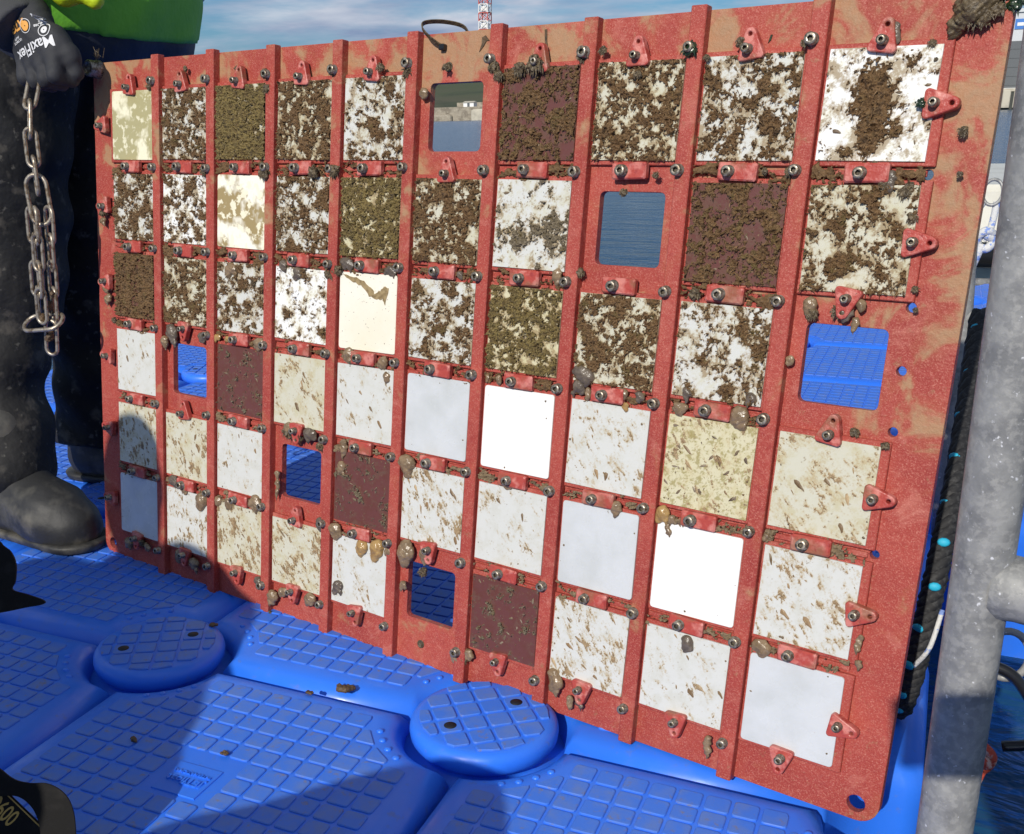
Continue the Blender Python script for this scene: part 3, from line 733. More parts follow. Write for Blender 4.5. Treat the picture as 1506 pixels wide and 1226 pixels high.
BROWN = np.array([(0.088, 0.045, 0.0165), (0.138, 0.074, 0.029), (0.205, 0.122, 0.054), (0.064, 0.034, 0.014)])
OLIVE = np.array([(0.085, 0.056, 0.021), (0.165, 0.116, 0.038), (0.25, 0.19, 0.065), (0.060, 0.042, 0.020)])
GREY = np.array([(0.15, 0.12, 0.075), (0.20, 0.165, 0.11), (0.11, 0.085, 0.05), (0.25, 0.21, 0.15)])
CW = .050
COUPON_RGB = {'c_white': (.60, .605, .565), 'c_cream': (.565, .55, .44), 'c_pure': (.80, .81, .79), 'c_maroon': (.125, .042, .035), 'c_green': (.60, .56, .38)}
def heavy(r, c, cover, part, base, olive=False, grey=False):
    rs = np.random.RandomState(r * 100 + c); n = 120; s = 2 * CW / (n - 1)
    q_ = rs.rand(); mk = 1 / (1 + np.exp(-2.2 * fft_noise(n, n, 1.8, rs, 1)))
    b = mk * fft_noise(n, n, 1.9, rs, 2) + (1 - mk) * (fft_noise(n, n, 1.3, rs, 5) + .3 * fft_noise(n, n, 1.9, rs, 2)) + .30 * fft_noise(n, n, .9, rs, 10)
    yy, xx = np.mgrid[0:n, 0:n] / n - .5
    if (r, c) == (1, 10):
        b = .55 * b + 3.0 * np.exp(-((xx + .03 + .15 * yy) ** 2 / .03 + (yy - .02) ** 2 / .10)) + 1.0 * np.exp(-((xx + .02) ** 2 / .01 + (yy + .35) ** 2 / .03))
    if (r, c) == (2, 7): b += 1.7 * np.exp(-((yy + .10) ** 2 / .03)) + .6 * (xx > .2)
    if (r, c) in ((3, 9), (1, 5)): b += .9 * xx
    th = np.quantile(b, 1 - cover); u = b - th
    fine = fft_noise(n, n, .5, rs, 12); lump = fft_noise(n, n, 1.0, rs, 7)
    e = u + .16 * fine
    h = .0003 + .0022 * np.tanh(np.clip(e, 0, None) * 1.3) + (.0007 * fine + .0014 * lump) * np.clip(e * 1.6, 0, 1)
    h = np.where(e < 0, -.0003, np.maximum(h, .0002))
    gy, gx = np.mgrid[0:n, 0:n]
    X = np.clip(-CW + gx * s + rs.uniform(-.3, .3, (n, n)) * s, -CW, CW); Y = np.clip(-CW + gy * s + rs.uniform(-.3, .3, (n, n)) * s, -CW, CW)
    t = 1.1 * fft_noise(n, n, 1.2, rs, 3) + .4 * fine + .4 * lump
    pal = OLIVE if olive else (GREY if grey else BROWN)
    q = np.clip((t + 2) / 4 * 3, 0, 2.999); i0 = q.astype(int); fr = (q - i0)[..., None]
    colr = pal[i0] * (1 - fr) + pal[np.minimum(i0 + 1, 3)] * fr
    o = np.clip(fft_noise(n, n, 1.3, rs, 2) - .8, 0, 1)[..., None] * (.9 if rs.rand() < .6 else .3); colr = colr * (1 - o) + OLIVE[1] * .8 * o
    colr = colr * (1 + .13 * fine[..., None])
    # the plate itself, tinted by the film that spreads around the crust
    f1 = fft_noise(n, n, 1.5, rs, 2); w = np.clip(1.05 + u * 1.0 + .40 * f1 + .16 * fine, 0, 1)[..., None] ** 1.5 * .82
    w2 = np.clip(.35 + f1 * .5 + .1 * fine, 0, 1)[..., None] * .6
    bc = np.array(COUPON_RGB[base]); film = np.array((.30, .215, .115)) if base != 'c_maroon' else np.array((.13, .065, .045))
    pc = bc * (1 - w2) + bc * np.array((.90, .85, .64)) * w2; pc = pc * (1 - w) + film * w
    idx = np.arange(n * n).reshape(n, n)
    PX, PY = -CW + gx * s, -CW + gy * s
    FQ = np.stack([idx[:-1, :-1].ravel(), idx[:-1, 1:].ravel(), idx[1:, 1:].ravel(), idx[1:, :-1].ravel()], 1)
    bd = [idx[0, i] for i in range(n)] + [idx[i, n - 1] for i in range(1, n)] + [idx[n - 1, i] for i in range(n - 2, -1, -1)] + [idx[i, 0] for i in range(n - 2, 0, -1)]
    pv_ = np.stack([PX.ravel(), PY.ravel(), np.full(n * n, .0021)], 1); low = pv_[bd] - V(0, 0, .0021); m = len(bd)
    sk = [(bd[i], n * n + i, n * n + (i + 1) % m, bd[(i + 1) % m]) for i in range(m)]
    pm = mesh('coupon', np.concatenate([pv_, low]), [tuple(q) for q in FQ] + sk, MAT['film'], False, np.concatenate([pc.reshape(-1, 3), np.tile(bc, (m, 1))]))
    part.data = pm
    keep = e > -.05
    kf = keep[:-1, :-1] & keep[1:, :-1] & keep[:-1, 1:] & keep[1:, 1:]
    F = np.stack([idx[:-1, :-1][kf], idx[:-1, 1:][kf], idx[1:, 1:][kf], idx[1:, :-1][kf]], 1)
    used = np.zeros(n * n, bool); used[F.ravel()] = True; remap = np.cumsum(used) - 1
    v = np.stack([X.ravel(), Y.ravel(), h.ravel()], 1)[used]; F = remap[F]; cl = colr.reshape(-1, 3)[used]
    ys, xs = np.where(e > .05)
    k = int(1300 * cover) if not grey else 150; tv = []; tf = []; tcx = []
    if len(ys):
        pick = rs.randint(0, len(ys), k); b0_ = len(v)
        for a in pick:
            p = np.array([X[ys[a], xs[a]], Y[ys[a], xs[a]], h[ys[a], xs[a]] - .0003])
            an = rs.uniform(0, 2 * np.pi); L = rs.uniform(.0012, .0046); wd = rs.uniform(.0002, .0006)
            d = np.array([math.cos(an), math.sin(an) - .6, rs.uniform(.1, .7)]); d /= np.linalg.norm(d)
            sv = np.array([-d[1], d[0], 0]); sv /= np.linalg.norm(sv) + 1e-9
            tip = p + d * L - np.array([0, L * .3, 0]); tip[0] = np.clip(tip[0], -CW - .001, CW + .001)
            md = p + d * L * .55
            tv += [p + sv * wd, p - sv * wd, md + sv * wd * .8, md - sv * wd * .8, tip]
            q0 = b0_ + len(tv) - 5; tf += [(q0, q0 + 1, q0 + 3, q0 + 2), (q0 + 2, q0 + 3, q0 + 4)]
            tcx += [pal[rs.randint(0, 3)] * rs.uniform(.7, 1.25)] * 5
    me = mesh('fouling_crust', list(v) + tv, [tuple(q) for q in F] + tf, MAT['foul'], True, np.concatenate([cl, np.array(tcx)]) if tv else cl)
    o = link('fouling_crust', me, part, (0, 0, .0022)); o['kind'] = 'stuff'

def flecks(r, c, dens, part, bits=False):
    rs = np.random.RandomState(r * 100 + c + 7); mb = MB()
    n = int((110 if not bits else 120) * dens) + (4 if dens else 0)
    ang0 = math.radians(-58 + rs.uniform(-8, 8))
    if c <= 3 and not bits: ang0 = math.radians(-68)
    cx, cy = rs.uniform(-.02, .02, 2)
    for k in range(n):
        if rs.rand() < .55: x, y = rs.normal(cx, .024), rs.normal(cy, .026)
        else: x, y = rs.uniform(-.047, .047, 2)
        if abs(x) > .047 or abs(y) > .046: continue
        L = .0014 + .0058 * rs.rand() ** 1.8 if not bits else .0006 + .004 * rs.rand() ** 2; w = L * rs.uniform(.16, .34); a = ang0 + rs.normal(0, .28) if not bits else rs.uniform(0, 6.3)
        ca, sa = math.cos(a), math.sin(a); hh = rs.uniform(.0005, .0013)
        m = 9; pts = []
        for i in range(m):
            t = 2 * math.pi * i / m; rr = 1 + rs.uniform(-.28, .28)
            px = L * math.cos(t) * rr; py = w * math.sin(t) * rr * (1.25 - .55 * math.cos(t))
            pts.append((x + ca * px - sa * py, y + sa * px + ca * py, .0001))
        cl = np.array([(0.22, .135, .06), (0.30, .195, .095), (.16, .10, .045), (.38, .27, .145)][rs.randint(4)]) * rs.uniform(.8, 1.2)
        if bits: cl = np.array([(0.15, .105, .065), (.24, .19, .13), (.10, .07, .045), (.17, .125, .075)][rs.randint(4)])
        v = pts + [(x + .3 * (p[0] - x) , y + .3 * (p[1] - y), hh) for p in pts[::3]]
        f = [(i, (i + 1) % m, m + ((i + 1) % m) // 3, m + i // 3) if i // 3 != ((i + 1) % m) // 3 else (i, i + 1, m + i // 3) for i in range(m)] + [(m, m + 1, m + 2)]
        mb.add(v, f, cl)
    # grime specks along the rims
    for k in range(int(5 + 60 * min(dens, 1))):
        e = rs.randint(4); t = rs.uniform(-.047, .047); d = .0485 - abs(rs.normal(0, .003))
        x, y = [(d, t), (-d, t), (t, d), (t, -d)][e]; q = .0003 + .0013 * rs.rand() ** 2
        pts = [(x + q * math.cos(a) * rs.uniform(.6, 1.3), y + q * math.sin(a) * rs.uniform(.6, 1.3), .0001) for a in np.linspace(0, 5.2, 6)]
        mb.add(pts + [(x, y, q * .5)], [(i, (i + 1) % 6, 6) for i in range(6)], np.array((.13, .085, .04)) * rs.uniform(.6, 1.5))
    if mb.v:
        o = link('flecks', mb.mesh('flecks', MAT['fleck']), part, (0, 0, .0022)); o['kind'] = 'stuff'

def streaks(r, c, cover, part, base, tone=1.0):
    """thin tan streaks of silt, drawn out downwards to the right, with film around them"""
    rs = np.random.RandomState(r * 100 + c + 31); n = 120; sp = 2 * CW / (n - 1)
    an = math.radians(-56 + rs.uniform(-16, 12)) if c > 3 else math.radians(-70 + rs.uniform(-8, 8))
    b = fft_noise(n, n, 1.15, rs, 3.4, (math.cos(an), math.sin(an), 1.75)) + .22 * fft_noise(n, n, .8, rs, 14)
    env = fft_noise(n, n, 1.6, rs, 1); b = b + .75 * env
    th = np.quantile(b, 1 - cover); e = b - th
    fine = fft_noise(n, n, .5, rs, 14); e = e + .12 * fine
    gy, gx = np.mgrid[0:n, 0:n]
    X = np.clip(-CW + gx * sp + rs.uniform(-.3, .3, (n, n)) * sp, -CW, CW); Y = np.clip(-CW + gy * sp + rs.uniform(-.3, .3, (n, n)) * sp, -CW, CW)
    h = np.where(e < 0, -.0003, .00015 + .0007 * np.tanh(np.clip(e, 0, None) * 1.6) + .0002 * np.clip(fine, 0, 2) * (e > .1))
    pal = np.array([(0.20, .13, .062), (0.28, .185, .095), (.38, .275, .15), (.17, .11, .055)]) * tone
    t = fft_noise(n, n, 1.0, rs, 3); q = np.clip((t + 2) / 4 * 3, 0, 2.999); i0 = q.astype(int); fr = (q - i0)[..., None]
    colr = (pal[i0] * (1 - fr) + pal[np.minimum(i0 + 1, 3)] * fr) * (1 + .12 * fine[..., None])
    bc = np.array(COUPON_RGB[base])
    f1 = fft_noise(n, n, 1.5, rs, 2); w = np.clip(.85 + e * .8 + .28 * f1 + .14 * fine, 0, 1)[..., None] ** 2 * .7
    w2 = np.clip(.25 + f1 * .4 + .12 * fine, 0, 1)[..., None] * (.55 if base == 'c_cream' else .40)
    tint = np.array((.84, .76, .50)) if base in ('c_cream', 'c_green') else np.array((.82, .80, .70))
    pc = bc * (1 - w2) + bc * tint * w2; pc = pc * (1 - w) + np.array((.44, .34, .19)) * w
    if base == 'c_green':
        g = np.clip(fft_noise(n, n, 1.2, rs, 4) - .2, 0, 1)[..., None] * .7; pc = pc * (1 - g) + np.array((.27, .22, .06)) * g
    idx = np.arange(n * n).reshape(n, n); PX, PY = -CW + gx * sp, -CW + gy * sp
    FQ = np.stack([idx[:-1, :-1].ravel(), idx[:-1, 1:].ravel(), idx[1:, 1:].ravel(), idx[1:, :-1].ravel()], 1)
    bd = [idx[0, i] for i in range(n)] + [idx[i, n - 1] for i in range(1, n)] + [idx[n - 1, i] for i in range(n - 2, -1, -1)] + [idx[i, 0] for i in range(n - 2, 0, -1)]
    pv_ = np.stack([PX.ravel(), PY.ravel(), np.full(n * n, .0021)], 1); low = pv_[bd] - V(0, 0, .0021); m = len(bd)
    sk = [(bd[i], n * n + i, n * n + (i + 1) % m, bd[(i + 1) % m]) for i in range(m)]
    part.data = mesh('coupon', np.concatenate([pv_, low]), [tuple(q) for q in FQ] + sk, MAT['film'], False, np.concatenate([pc.reshape(-1, 3), np.tile(bc, (m, 1))]))
    keep = e > -.05; kf = keep[:-1, :-1] & keep[1:, :-1] & keep[:-1, 1:] & keep[1:, 1:]
    if not kf.any(): return
    F = np.stack([idx[:-1, :-1][kf], idx[:-1, 1:][kf], idx[1:, 1:][kf], idx[1:, :-1][kf]], 1)
    used = np.zeros(n * n, bool); used[F.ravel()] = True; remap = np.cumsum(used) - 1
    o = link('silt_streaks', mesh('silt_streaks', np.stack([X.ravel(), Y.ravel(), h.ravel()], 1)[used], [tuple(q) for q in remap[F]], MAT['fleck'], True, colr.reshape(-1, 3)[used]), part, (0, 0, .0022)); o['kind'] = 'stuff'

traym = {}
def tray_mesh(c):
    x0 = -.0530 if c > 1 else -.058; x1 = .0530 if c < 10 else .0585
    k = (x0, x1)
    if k not in traym:
        mb = MB(); mb.add(*box(x0, x1, -.0548, .0548, 0.0003, .0050, .0009)); traym[k] = mb.mesh('tray', MAT['red'])
    return traym[k]
plm = {}
def plate_mesh(mat):
    if mat not in plm:
        o = rrect(-CW, CW, -CW - .0008, CW + .0008, .0035, 4); plm[mat] = mesh('coupon', *prism(o, .0, .0021, .0004), MAT[mat])
    return plm[mat]
CLAB = {'c_gold': 'glossy yellowish filmed coupon', 'c_gold2': 'white coupon with golden brown stain', 'c_ivory': 'glossy ivory coupon with a torn brown stain and dark dots', 'c_pure': 'bright clean white coupon', 'c_blue': 'clean bluish white coupon', 'c_maroon': 'dark maroon coupon', 'c_green': 'greenish yellow filmed coupon'}
for (r, c), (bm_, g, cv) in CPN.items():
    t = link('tray', tray_mesh(c), panel, (colx(c), rowy(r), 0))
    p = link('coupon', plate_mesh(bm_), panel, (colx(c), rowy(r), .0051), (0, 0, random.uniform(-.012, .012)))
    if bm_ in CLAB: p['label'] = CLAB[bm_]
    if g == HEAVY:
        heavy(r, c, cv, p, bm_, olive=(r, c) in ((2, 5), (3, 7), (1, 3)), grey=(r, c) == (2, 7))
        flecks(r, c, .15, p, bits=True)
    elif g == FLECK: streaks(r, c, min(.27, .016 + .20 * cv), p, bm_); flecks(r, c, cv * .16, p)
    elif g == BITS: heavy(r, c, .085 + cv * .2, p, bm_, grey=True); flecks(r, c, cv * 1.2, p, bits=True)
    elif bm_ in ('c_blue', 'c_pure'): flecks(r, c, 0, p)
    if (r, c) == (4, 9): flecks(r, c, .35, p, bits=True)

# brown torn patch on the ivory coupon
def torn():
    rs = np.random.RandomState(4); x0, y0 = colx(5), rowy(3)
    up = [(-.046, .047), (-.02, .045), (.004, .034), (.012, .026), (.022, .030), (.030, .036), (.036, .034)]
    dn = [(.030, .012), (.026, .020), (.016, .018), (.004, .022), (-.012, .034), (-.03, .040)]
    L_ = up + dn; o = []
    for i in range(len(L_)):
        a, b = np.array(L_[i]), np.array(L_[(i + 1) % len(L_)])
        for t in (0, .25, .5, .75): o.append(tuple(a + (b - a) * t + rs.uniform(-.0013, .0013, 2)))
    o = o[::-1]
    link('torn_film', mesh('torn_film', *prism(o, .0001, .0007), MAT['torn']), panel, (x0, y0, .0073))
torn()

# clips and tabs -------------------------------------------------------
def tab_outline():
    # rounded triangle, tip up, with flat base; base centre at origin
    o = [(-.0165, -.004)]
    o = []
    for cx, cy, r, a0, a1 in ((.0120, .0, .0045, -90, 15), (.0, .0275, .0072, 15, 165), (-.0120, .0, .0045, 165, 270)):
        for i in range(6):
            a = math.radians(a0 + (a1 - a0) * i / 5); o.append((cx + r * math.cos(a), cy + r * math.sin(a)))
    return o
def tab_mesh():
    bm = bmesh.new(); o = tab_outline()
    vs = [bm.verts.new((x, y, .0)) for x, y in o]; [bm.edges.new((vs[i], vs[(i + 1) % len(vs)])) for i in range(len(vs))]
    h = [bm.verts.new((.0026 * math.cos(a * math.pi / 5), .0265 + .0026 * math.sin(a * math.pi / 5), 0)) for a in range(10)]; [bm.edges.new((h[i], h[(i + 1) % 10])) for i in range(10)]
    bmesh.ops.triangle_fill(bm, use_beauty=True, edges=bm.edges[:])
    for f in bm.faces:
        if f.normal.z < 0: f.normal_flip()
    r = bmesh.ops.extrude_face_region(bm, geom=bm.faces[:])
    bmesh.ops.translate(bm, vec=(0, 0, .0075), verts=[g for g in r['geom'] if isinstance(g, bmesh.types.BMVert)])
    bmesh.ops.recalc_face_normals(bm, faces=bm.faces[:])
    es = [e for e in bm.edges if all(v.co.z > .007 for v in e.verts) and len(e.link_faces) == 2 and abs(e.calc_face_angle()) > .5]
    bmesh.ops.bevel(bm, geom=es, offset=.0016, segments=2, affect='EDGES', profile=.5)
    me = bpy.data.meshes.new('tab_clip'); bm.to_mesh(me); bm.free(); me.materials.append(MAT['clip']); return me
tabm = tab_mesh()
mb = MB(); mb.add(*box(-.0205, .0205, -.0088, .0088, 0, .0078, .0016)); clipm = mb.mesh('bar_clip', MAT['clip'])
crnd = random.Random(21)
def bar_clip(x, y):
    o = link('bar_clip', clipm, panel, (x + crnd.uniform(-.002, .002), y, .0051), (0, 0, crnd.uniform(-.04, .04))); bolt(o, -.006 + crnd.uniform(-.002, .002), 0, .0078)
def tab_clip(x, y, ang):
    o = link('tab_clip', tabm, panel, (x, y, .0051), (0, 0, math.radians(ang + crnd.uniform(-9, 9)))); o.scale = (.80, .78, 1.1); bolt(o, crnd.uniform(-.003, .002), .0085, .0075)
for c in range(1, 11):
    for r in range(0, 7):
        y = .5631 + .2105 - r * RP; x = colx(c)
        up, dn = (r, c), (r + 1, c)
        if r == 0:
            if dn not in WIN: tab_clip(x - .002, y - .013, 0)
        elif r == 6:
            if up not in WIN: tab_clip(x - .002, y + .012, 180)
        elif up in WIN and (r, c) != (2, 8): tab_clip(x, y - .012, 0)
        elif dn in WIN and (r + 1, c) != (2, 8): tab_clip(x, y + .012, 180)
        else: bar_clip(x - .001, y)
for r in range(1, 7):
    tab_clip(-.003, rowy(r) + .002, 90)
    if (r, 10) not in WIN: tab_clip(1.2195, rowy(r) - .001, -90)
# thin strips of the channels between trays
for c in range(1, 11):
    for r in range(1, 6):
        if (r, c) in WIN or (r + 1, c) in WIN: continue
        y = .5631 + .2105 - r * RP
        mb = MB(); mb.add(*box(colx(c) - .052, colx(c) + .052, y - .0028, y + .0028, .0002, .0028, .0006)); link('channel_strip', mb.mesh('channel_strip', MAT['red']), panel)

# silt and weed caught in the joints between the trays
def silt(r, c):
    rs = np.random.RandomState(4000 + r * 20 + c); nx, ny = 90, 22; W_, H_ = .104, .024
    dn = [.34, .40, .40, .30, .26, .26, .24][r]
    b = fft_noise(64, 128, 1.5, rs, 2)[:ny, :nx] + .4 * fft_noise(64, 128, .9, rs, 8)[:ny, :nx]
    yy, xx = np.mgrid[0:ny, 0:nx]; b = b - 1.6 * np.abs(yy / (ny - 1) * 2 - 1) ** 2
    th = np.quantile(b, 1 - dn); e = b - th; fine = fft_noise(64, 128, .5, rs, 10)[:ny, :nx]
    h = np.where(e < 0, -.0045, .0004 + .0026 * np.tanh(np.clip(e, 0, None)) + .0008 * fine * (e > .15))
    X = -W_ / 2 + xx * W_ / (nx - 1) + rs.uniform(-.0003, .0003, (ny, nx)); Y = -H_ / 2 + yy * H_ / (ny - 1) + rs.uniform(-.0003, .0003, (ny, nx))
    pal = BROWN if r < 4 else np.array([(0.16, 0.11, 0.06), (0.21, 0.15, 0.085), (0.27, 0.20, 0.12), (0.13, 0.09, 0.05)])
    t = np.clip((fft_noise(64, 128, 1.0, rs, 3)[:ny, :nx] + 2) / 4 * 3, 0, 2.999); i0 = t.astype(int); fr = (t - i0)[..., None]
    col = (pal[i0] * (1 - fr) + pal[np.minimum(i0 + 1, 3)] * fr) * (1 + .12 * fine[..., None])
    keep = e > -.25; kf = keep[:-1, :-1] & keep[1:, :-1] & keep[:-1, 1:] & keep[1:, 1:]; idx = np.arange(nx * ny).reshape(ny, nx)
    F = np.stack([idx[:-1, :-1][kf], idx[:-1, 1:][kf], idx[1:, 1:][kf], idx[1:, :-1][kf]], 1)
    used = np.zeros(nx * ny, bool); used[F.ravel()] = True; rm = np.cumsum(used) - 1
    me = mesh('silt', np.stack([X.ravel(), Y.ravel(), h.ravel()], 1)[used], [tuple(q) for q in rm[F]], MAT['foul'], True, np.clip(col, 0, 1).reshape(-1, 3)[used])
    o = link('silt', me, panel, (colx(c), .5631 + .2105 - r * RP + (-.002 if r else -.010), .0054)); o['kind'] = 'stuff'
for r in range(1, 6):
    for c in range(1, 11):
        if (r, c) in WIN or (r + 1, c) in WIN: continue
        silt(r, c)

# sea squirts --------------------------------------------------------
SQ = [(-19,567,12.8,6.4),(-11,464,14.7,8.8),(-10,445,12.9,8.9),(155,402,14.8,17.0),(226,407,14.1,8.2),(258,407,12.2,6.1),(284,409,12.0,5.0),(350,407,14.2,8.9),(291,510,17.5,8.8),(398,523,10.8,8.4),(427,514,13.1,9.2),(520,531,15.7,8.8),(594,526,13.7,6.9),(524,411,14.8,10.1),(588,407,11.7,8.0),(594,389,7.0,8.1),(846,536,7.2,10.7),(706,529,6.2,4.9),(756,409,4.0,5.8),(774,408,5.0,6.6),(892,430,26.2,12.4),(885,412,12.4,9.4),(899,407,5.3,7.8),(942,411,10.9,7.6),(963,412,8.2,6.0),(946,399,5.0,4.6),(1013,406,10.9,6.6),(1019,423,7.0,8.7),(1080,410,14.5,12.1),(1089,427,6.5,7.7),(1139,526,8.0,9.8),(1171,522,12.8,7.7),(1186,531,5.7,6.4),(1183,513,5.7,9.0),(1124,471,4.8,5.4),(1197,647,6.6,12.1),(1182,775,6.5,12.2),(412,291,12.4,10.0),(457,288,18.6,9.8),(483,285,10.4,7.8),(609,280,16.4,9.2),(636,278,20.6,13.7),(522,282,7.6,15.3),(520,253,8.9,11.6),(392,207,7.1,22.7),(154,168,13.6,9.1),(180,162,10.1,10.1),(223,150,16.3,14.5),(261,155,11.1,7.7),(285,157,10.9,9.8),(346,167,17.7,12.7),(508,159,18.2,11.0),(481,163,10.7,10.1),(561,146,13.8,11.8),(591,152,14.6,13.6),(610,150,9.6,13.5),(642,159,18.6,17.1),(674,162,11.3,13.1),(638,110,7.1,8.7),(519,78,15.7,10.2),(798,284,7.9,7.6),(947,280,7.7,9.5),(1006,286,9.7,9.2),(1015,282,5.6,6.9),(1014,270,4.8,7.7),(1123,285,4.3,5.8),(1051,145,11.9,8.7),(1134,165,14.4,9.0),(1232,197,4.5,11.3),(1234,175,4.5,6.4),(982,154,5.1,11.4),(886,48,12.4,17.7),(910,28,5.6,10.6),(923,32,6.5,10.5),(1089,33,6.2,14.6),(753,43,10.8,7.5),(732,33,8.8,11.4),(385,25,11.7,10.9),(408,41,25.8,8.6),(464,45,13.8,9.5),(355,44,9.0,9.9),(34,35,15.1,9.8),(81,39,11.0,7.2),(166,44,12.1,10.5),(204,36,16.8,11.6),(636,743,7.4,7.0),(136,388,11.7,9.6)]
DARKSQ = {20, 21, 11, 12, 27, 29, 35, 36, 4, 9}; PALESQ = {5, 6, 53, 54, 62, 25}
def squirt(i, x, y, rx, ry):
    rs = np.random.RandomState(500 + i)
    x, y = x / 1000, y / 1000; rx = min(rx, 1.5 * ry + 3) / 1000 * .95; ry = ry / 1000
    rx = max(rx, .0035)
    parts = []; rz = min(rx, ry) * .8
    k = 3 if max(rx, ry) > .009 else 2
    long_y = ry > rx
    L = abs(rx - ry)
    for j in range(k):
        t = (j / (k - 1) - .5) * 2 * L * .8 + rs.uniform(-.0008, .0008)
        q = min(rx, ry) * rs.uniform(.72, 1.0)
        jx, jy = rs.uniform(-.35, .35, 2) * min(rx, ry)
        p = (jx, t + jy * .4, q * .05) if long_y else (t + jx * .4, jy, q * .05)
        parts.append((p, (p[0] + rs.uniform(-.5, .5) * q, p[1] - q * rs.uniform(.2, .9), p[2]), q * .85, q * .55))
    # siphon nub and a drooping lip
    e = (rs.uniform(-.5, .5) * rx, -ry * .8, rz * .2); parts.append((e, (e[0], e[1] - ry * .4, rz * .1), rz * .42, rz * .2))
    f = blobs(parts, .004)
    lo = V(-rx - .007, -ry * 1.5 - .008, -.004); hi = V(rx + .007, ry + .008, rz * 1.6 + .008)
    ph = rs.uniform(0, 6, 3)
    def g(X, Y, Z): 
        return np.maximum(f(X, Y, Z * 1.45) + .0011 * np.sin(X * 520 + ph[0] + 2 * np.sin(Y * 300)) * np.sin(Y * 470 + ph[1]) * np.sin(Z * 600 + ph[2]) , -Z - .002)
    v, fc = sdf_mesh(g, lo, hi, max(.0011, max(rx, ry) / 14))
    m = MAT['squirt_dark'] if i in DARKSQ or i % 7 == 3 else (MAT['squirt_pale'] if i in PALESQ else MAT['squirt'])
    link('sea_squirt', mesh('sea_squirt', v, fc, m, True), panel, (x, y, .0075))
for i, q in enumerate(SQ): squirt(i, *q)

# weed tufts around bolts and edges -----------------------------------
TF = [(613,766,7.5),(569,774,6.7),(671,769,5),(743,766,8.6),(750,756,7.6),(859,772,7.6),(883,776,5.8),(800,767,13),(778,762,9.2),(858,652,6.1),(737,651,6.9),(927,750,5.6),(1003,762,4.4),(1037,775,5.6),(1102,770,5.2),(1102,652,5.4),(1103,531,5.5),(1077,653,4.1),(982,531,4.7),(959,649,4.7),(362,775,8.0),(365,755,6.7),(488,773,7.2),(496,649,9.7),(458,649,10.0),(364,647,10.8),(232,647,9.0),(191,789,5),(300,784,5),(107,769,6.5),(1192,643,6.1),(1211,636,7.1),(1221,613,5.9),(1214,642,4.7),(1233,549,4.1),(1236,530,3.0),(1215,764,4.6),(1220,750,2.3),(1252,689,5.6),(1255,652,3.4),(1180,661,3.7),(921,631,5.7),(929,527,6.7),(874,542,7.0),(1038,531,7.4),(1016,530,7.6),(1165,524,7.7),(1141,519,6.6),(489,518,10),(504,523,9),(435,285,10),(480,278,9),(412,287,9),(672,138,8),(381,2,6),(747,34,6.5),(338,494,6),(67,46,9),(816,534,6.5),(1198,409,5.7),(1228,400,4.9),(1214,713,3.5),(1251,784,10.8),(1263,789,7.5),(-14,583,9),(6,411,6)]
def tuft(i, x, y, r, mat='weed', z=.006, n=None):
    rs = np.random.RandomState(900 + i); r = r / 1000; mb = MB()
    n = n or int(34 + r * 5000)
    # lumpy heart
    m = 4
    parts = [((rs.uniform(-.5, .5) * r, rs.uniform(-.6, .4) * r, rs.uniform(0, .4) * r), (rs.uniform(-.5, .5) * r, rs.uniform(-.8, .3) * r, rs.uniform(0, .5) * r), r * .42, r * .28) for _ in range(m)]
    f = blobs(parts, r * .3); ph = rs.uniform(0, 6, 3)
    g = lambda X, Y, Z: f(X, Y, Z) + r * .2 * np.sin(X * 7 / r + ph[0]) * np.sin(Y * 8 / r + ph[1]) * np.sin(Z * 9 / r + ph[2])
    v, fc = sdf_mesh(g, V(-1.3 * r, -1.6 * r, -.6 * r), V(1.3 * r, 1.2 * r, 1.5 * r), r / 6); mb.add(v, fc)
    for k in range(n):
        a = rs.uniform(0, 6.28); p = np.array([math.cos(a), math.sin(a) * .8 - .15, 0]) * r * rs.uniform(.1, .75); p[2] = rs.uniform(0, .6) * r
        d = np.array([math.cos(a) + rs.normal(0, .4), math.sin(a) - .55 + rs.normal(0, .4), rs.uniform(-.1, .7)]); d /= np.linalg.norm(d)
        L = r * rs.uniform(.2, .7); w = r * rs.uniform(.05, .13); sdv = np.cross(d, [0, 0, 1.0]); sdv /= np.linalg.norm(sdv) + 1e-9
        mid = p + d * L * .5; tip = p + d * L * .8 + np.array([0, -L * .55, -L * .1])
        mb.add([p + sdv * w, p - sdv * w, mid + sdv * w, mid - sdv * w, tip], [(0, 1, 3, 2), (2, 3, 4)])
    link('weed_tuft', mb.mesh('weed_tuft', MAT[mat]), panel, (x / 1000, y / 1000, z))
for i, q in enumerate(TF): tuft(i, *q, z=.011 if i < 26 else .007)
tuft(301, 985, 772, 9, 'kelp', .013); tuft(302, 1274, 796, 11, 'kelp', -.004); tuft(304, 1245, 788, 12, 'weed', .006); tuft(303, 1214, 713, 5, 'kelp', .012)
# dark lump at the top right corner
def corner_lump():
    parts = [((1.233, .778, .004), (1.245, .789, .008), .008, .012), ((1.245, .789, .008), (1.262, .802, .006), .012, .007), ((1.233, .778, .004), (1.229, .768, .003), .006, .004), ((1.238, .79, .006), (1.232, .795, .004), .007, .005)]
    f = blobs(parts, .006); rs = np.random.RandomState(3); ph = rs.uniform(0, 6, 3)
    g = lambda X, Y, Z: f(X, Y, Z) + .002 * np.sin(X * 420 + ph[0] + 2 * np.sin(Y * 300)) * np.sin(Y * 380 + ph[1]) * np.sin(Z * 480) + .0008 * np.sin(X * 1300) * np.sin(Y * 1200)
    v, fc = sdf_mesh(g, V(1.20, .745, -.002), V(1.28, .82, .035), .0014)
    o = link('sea_squirt', mesh('sea_squirt', v, fc, MAT['weed'], True), panel); o['label'] = 'large dark lump at the top right corner'
corner_lump()
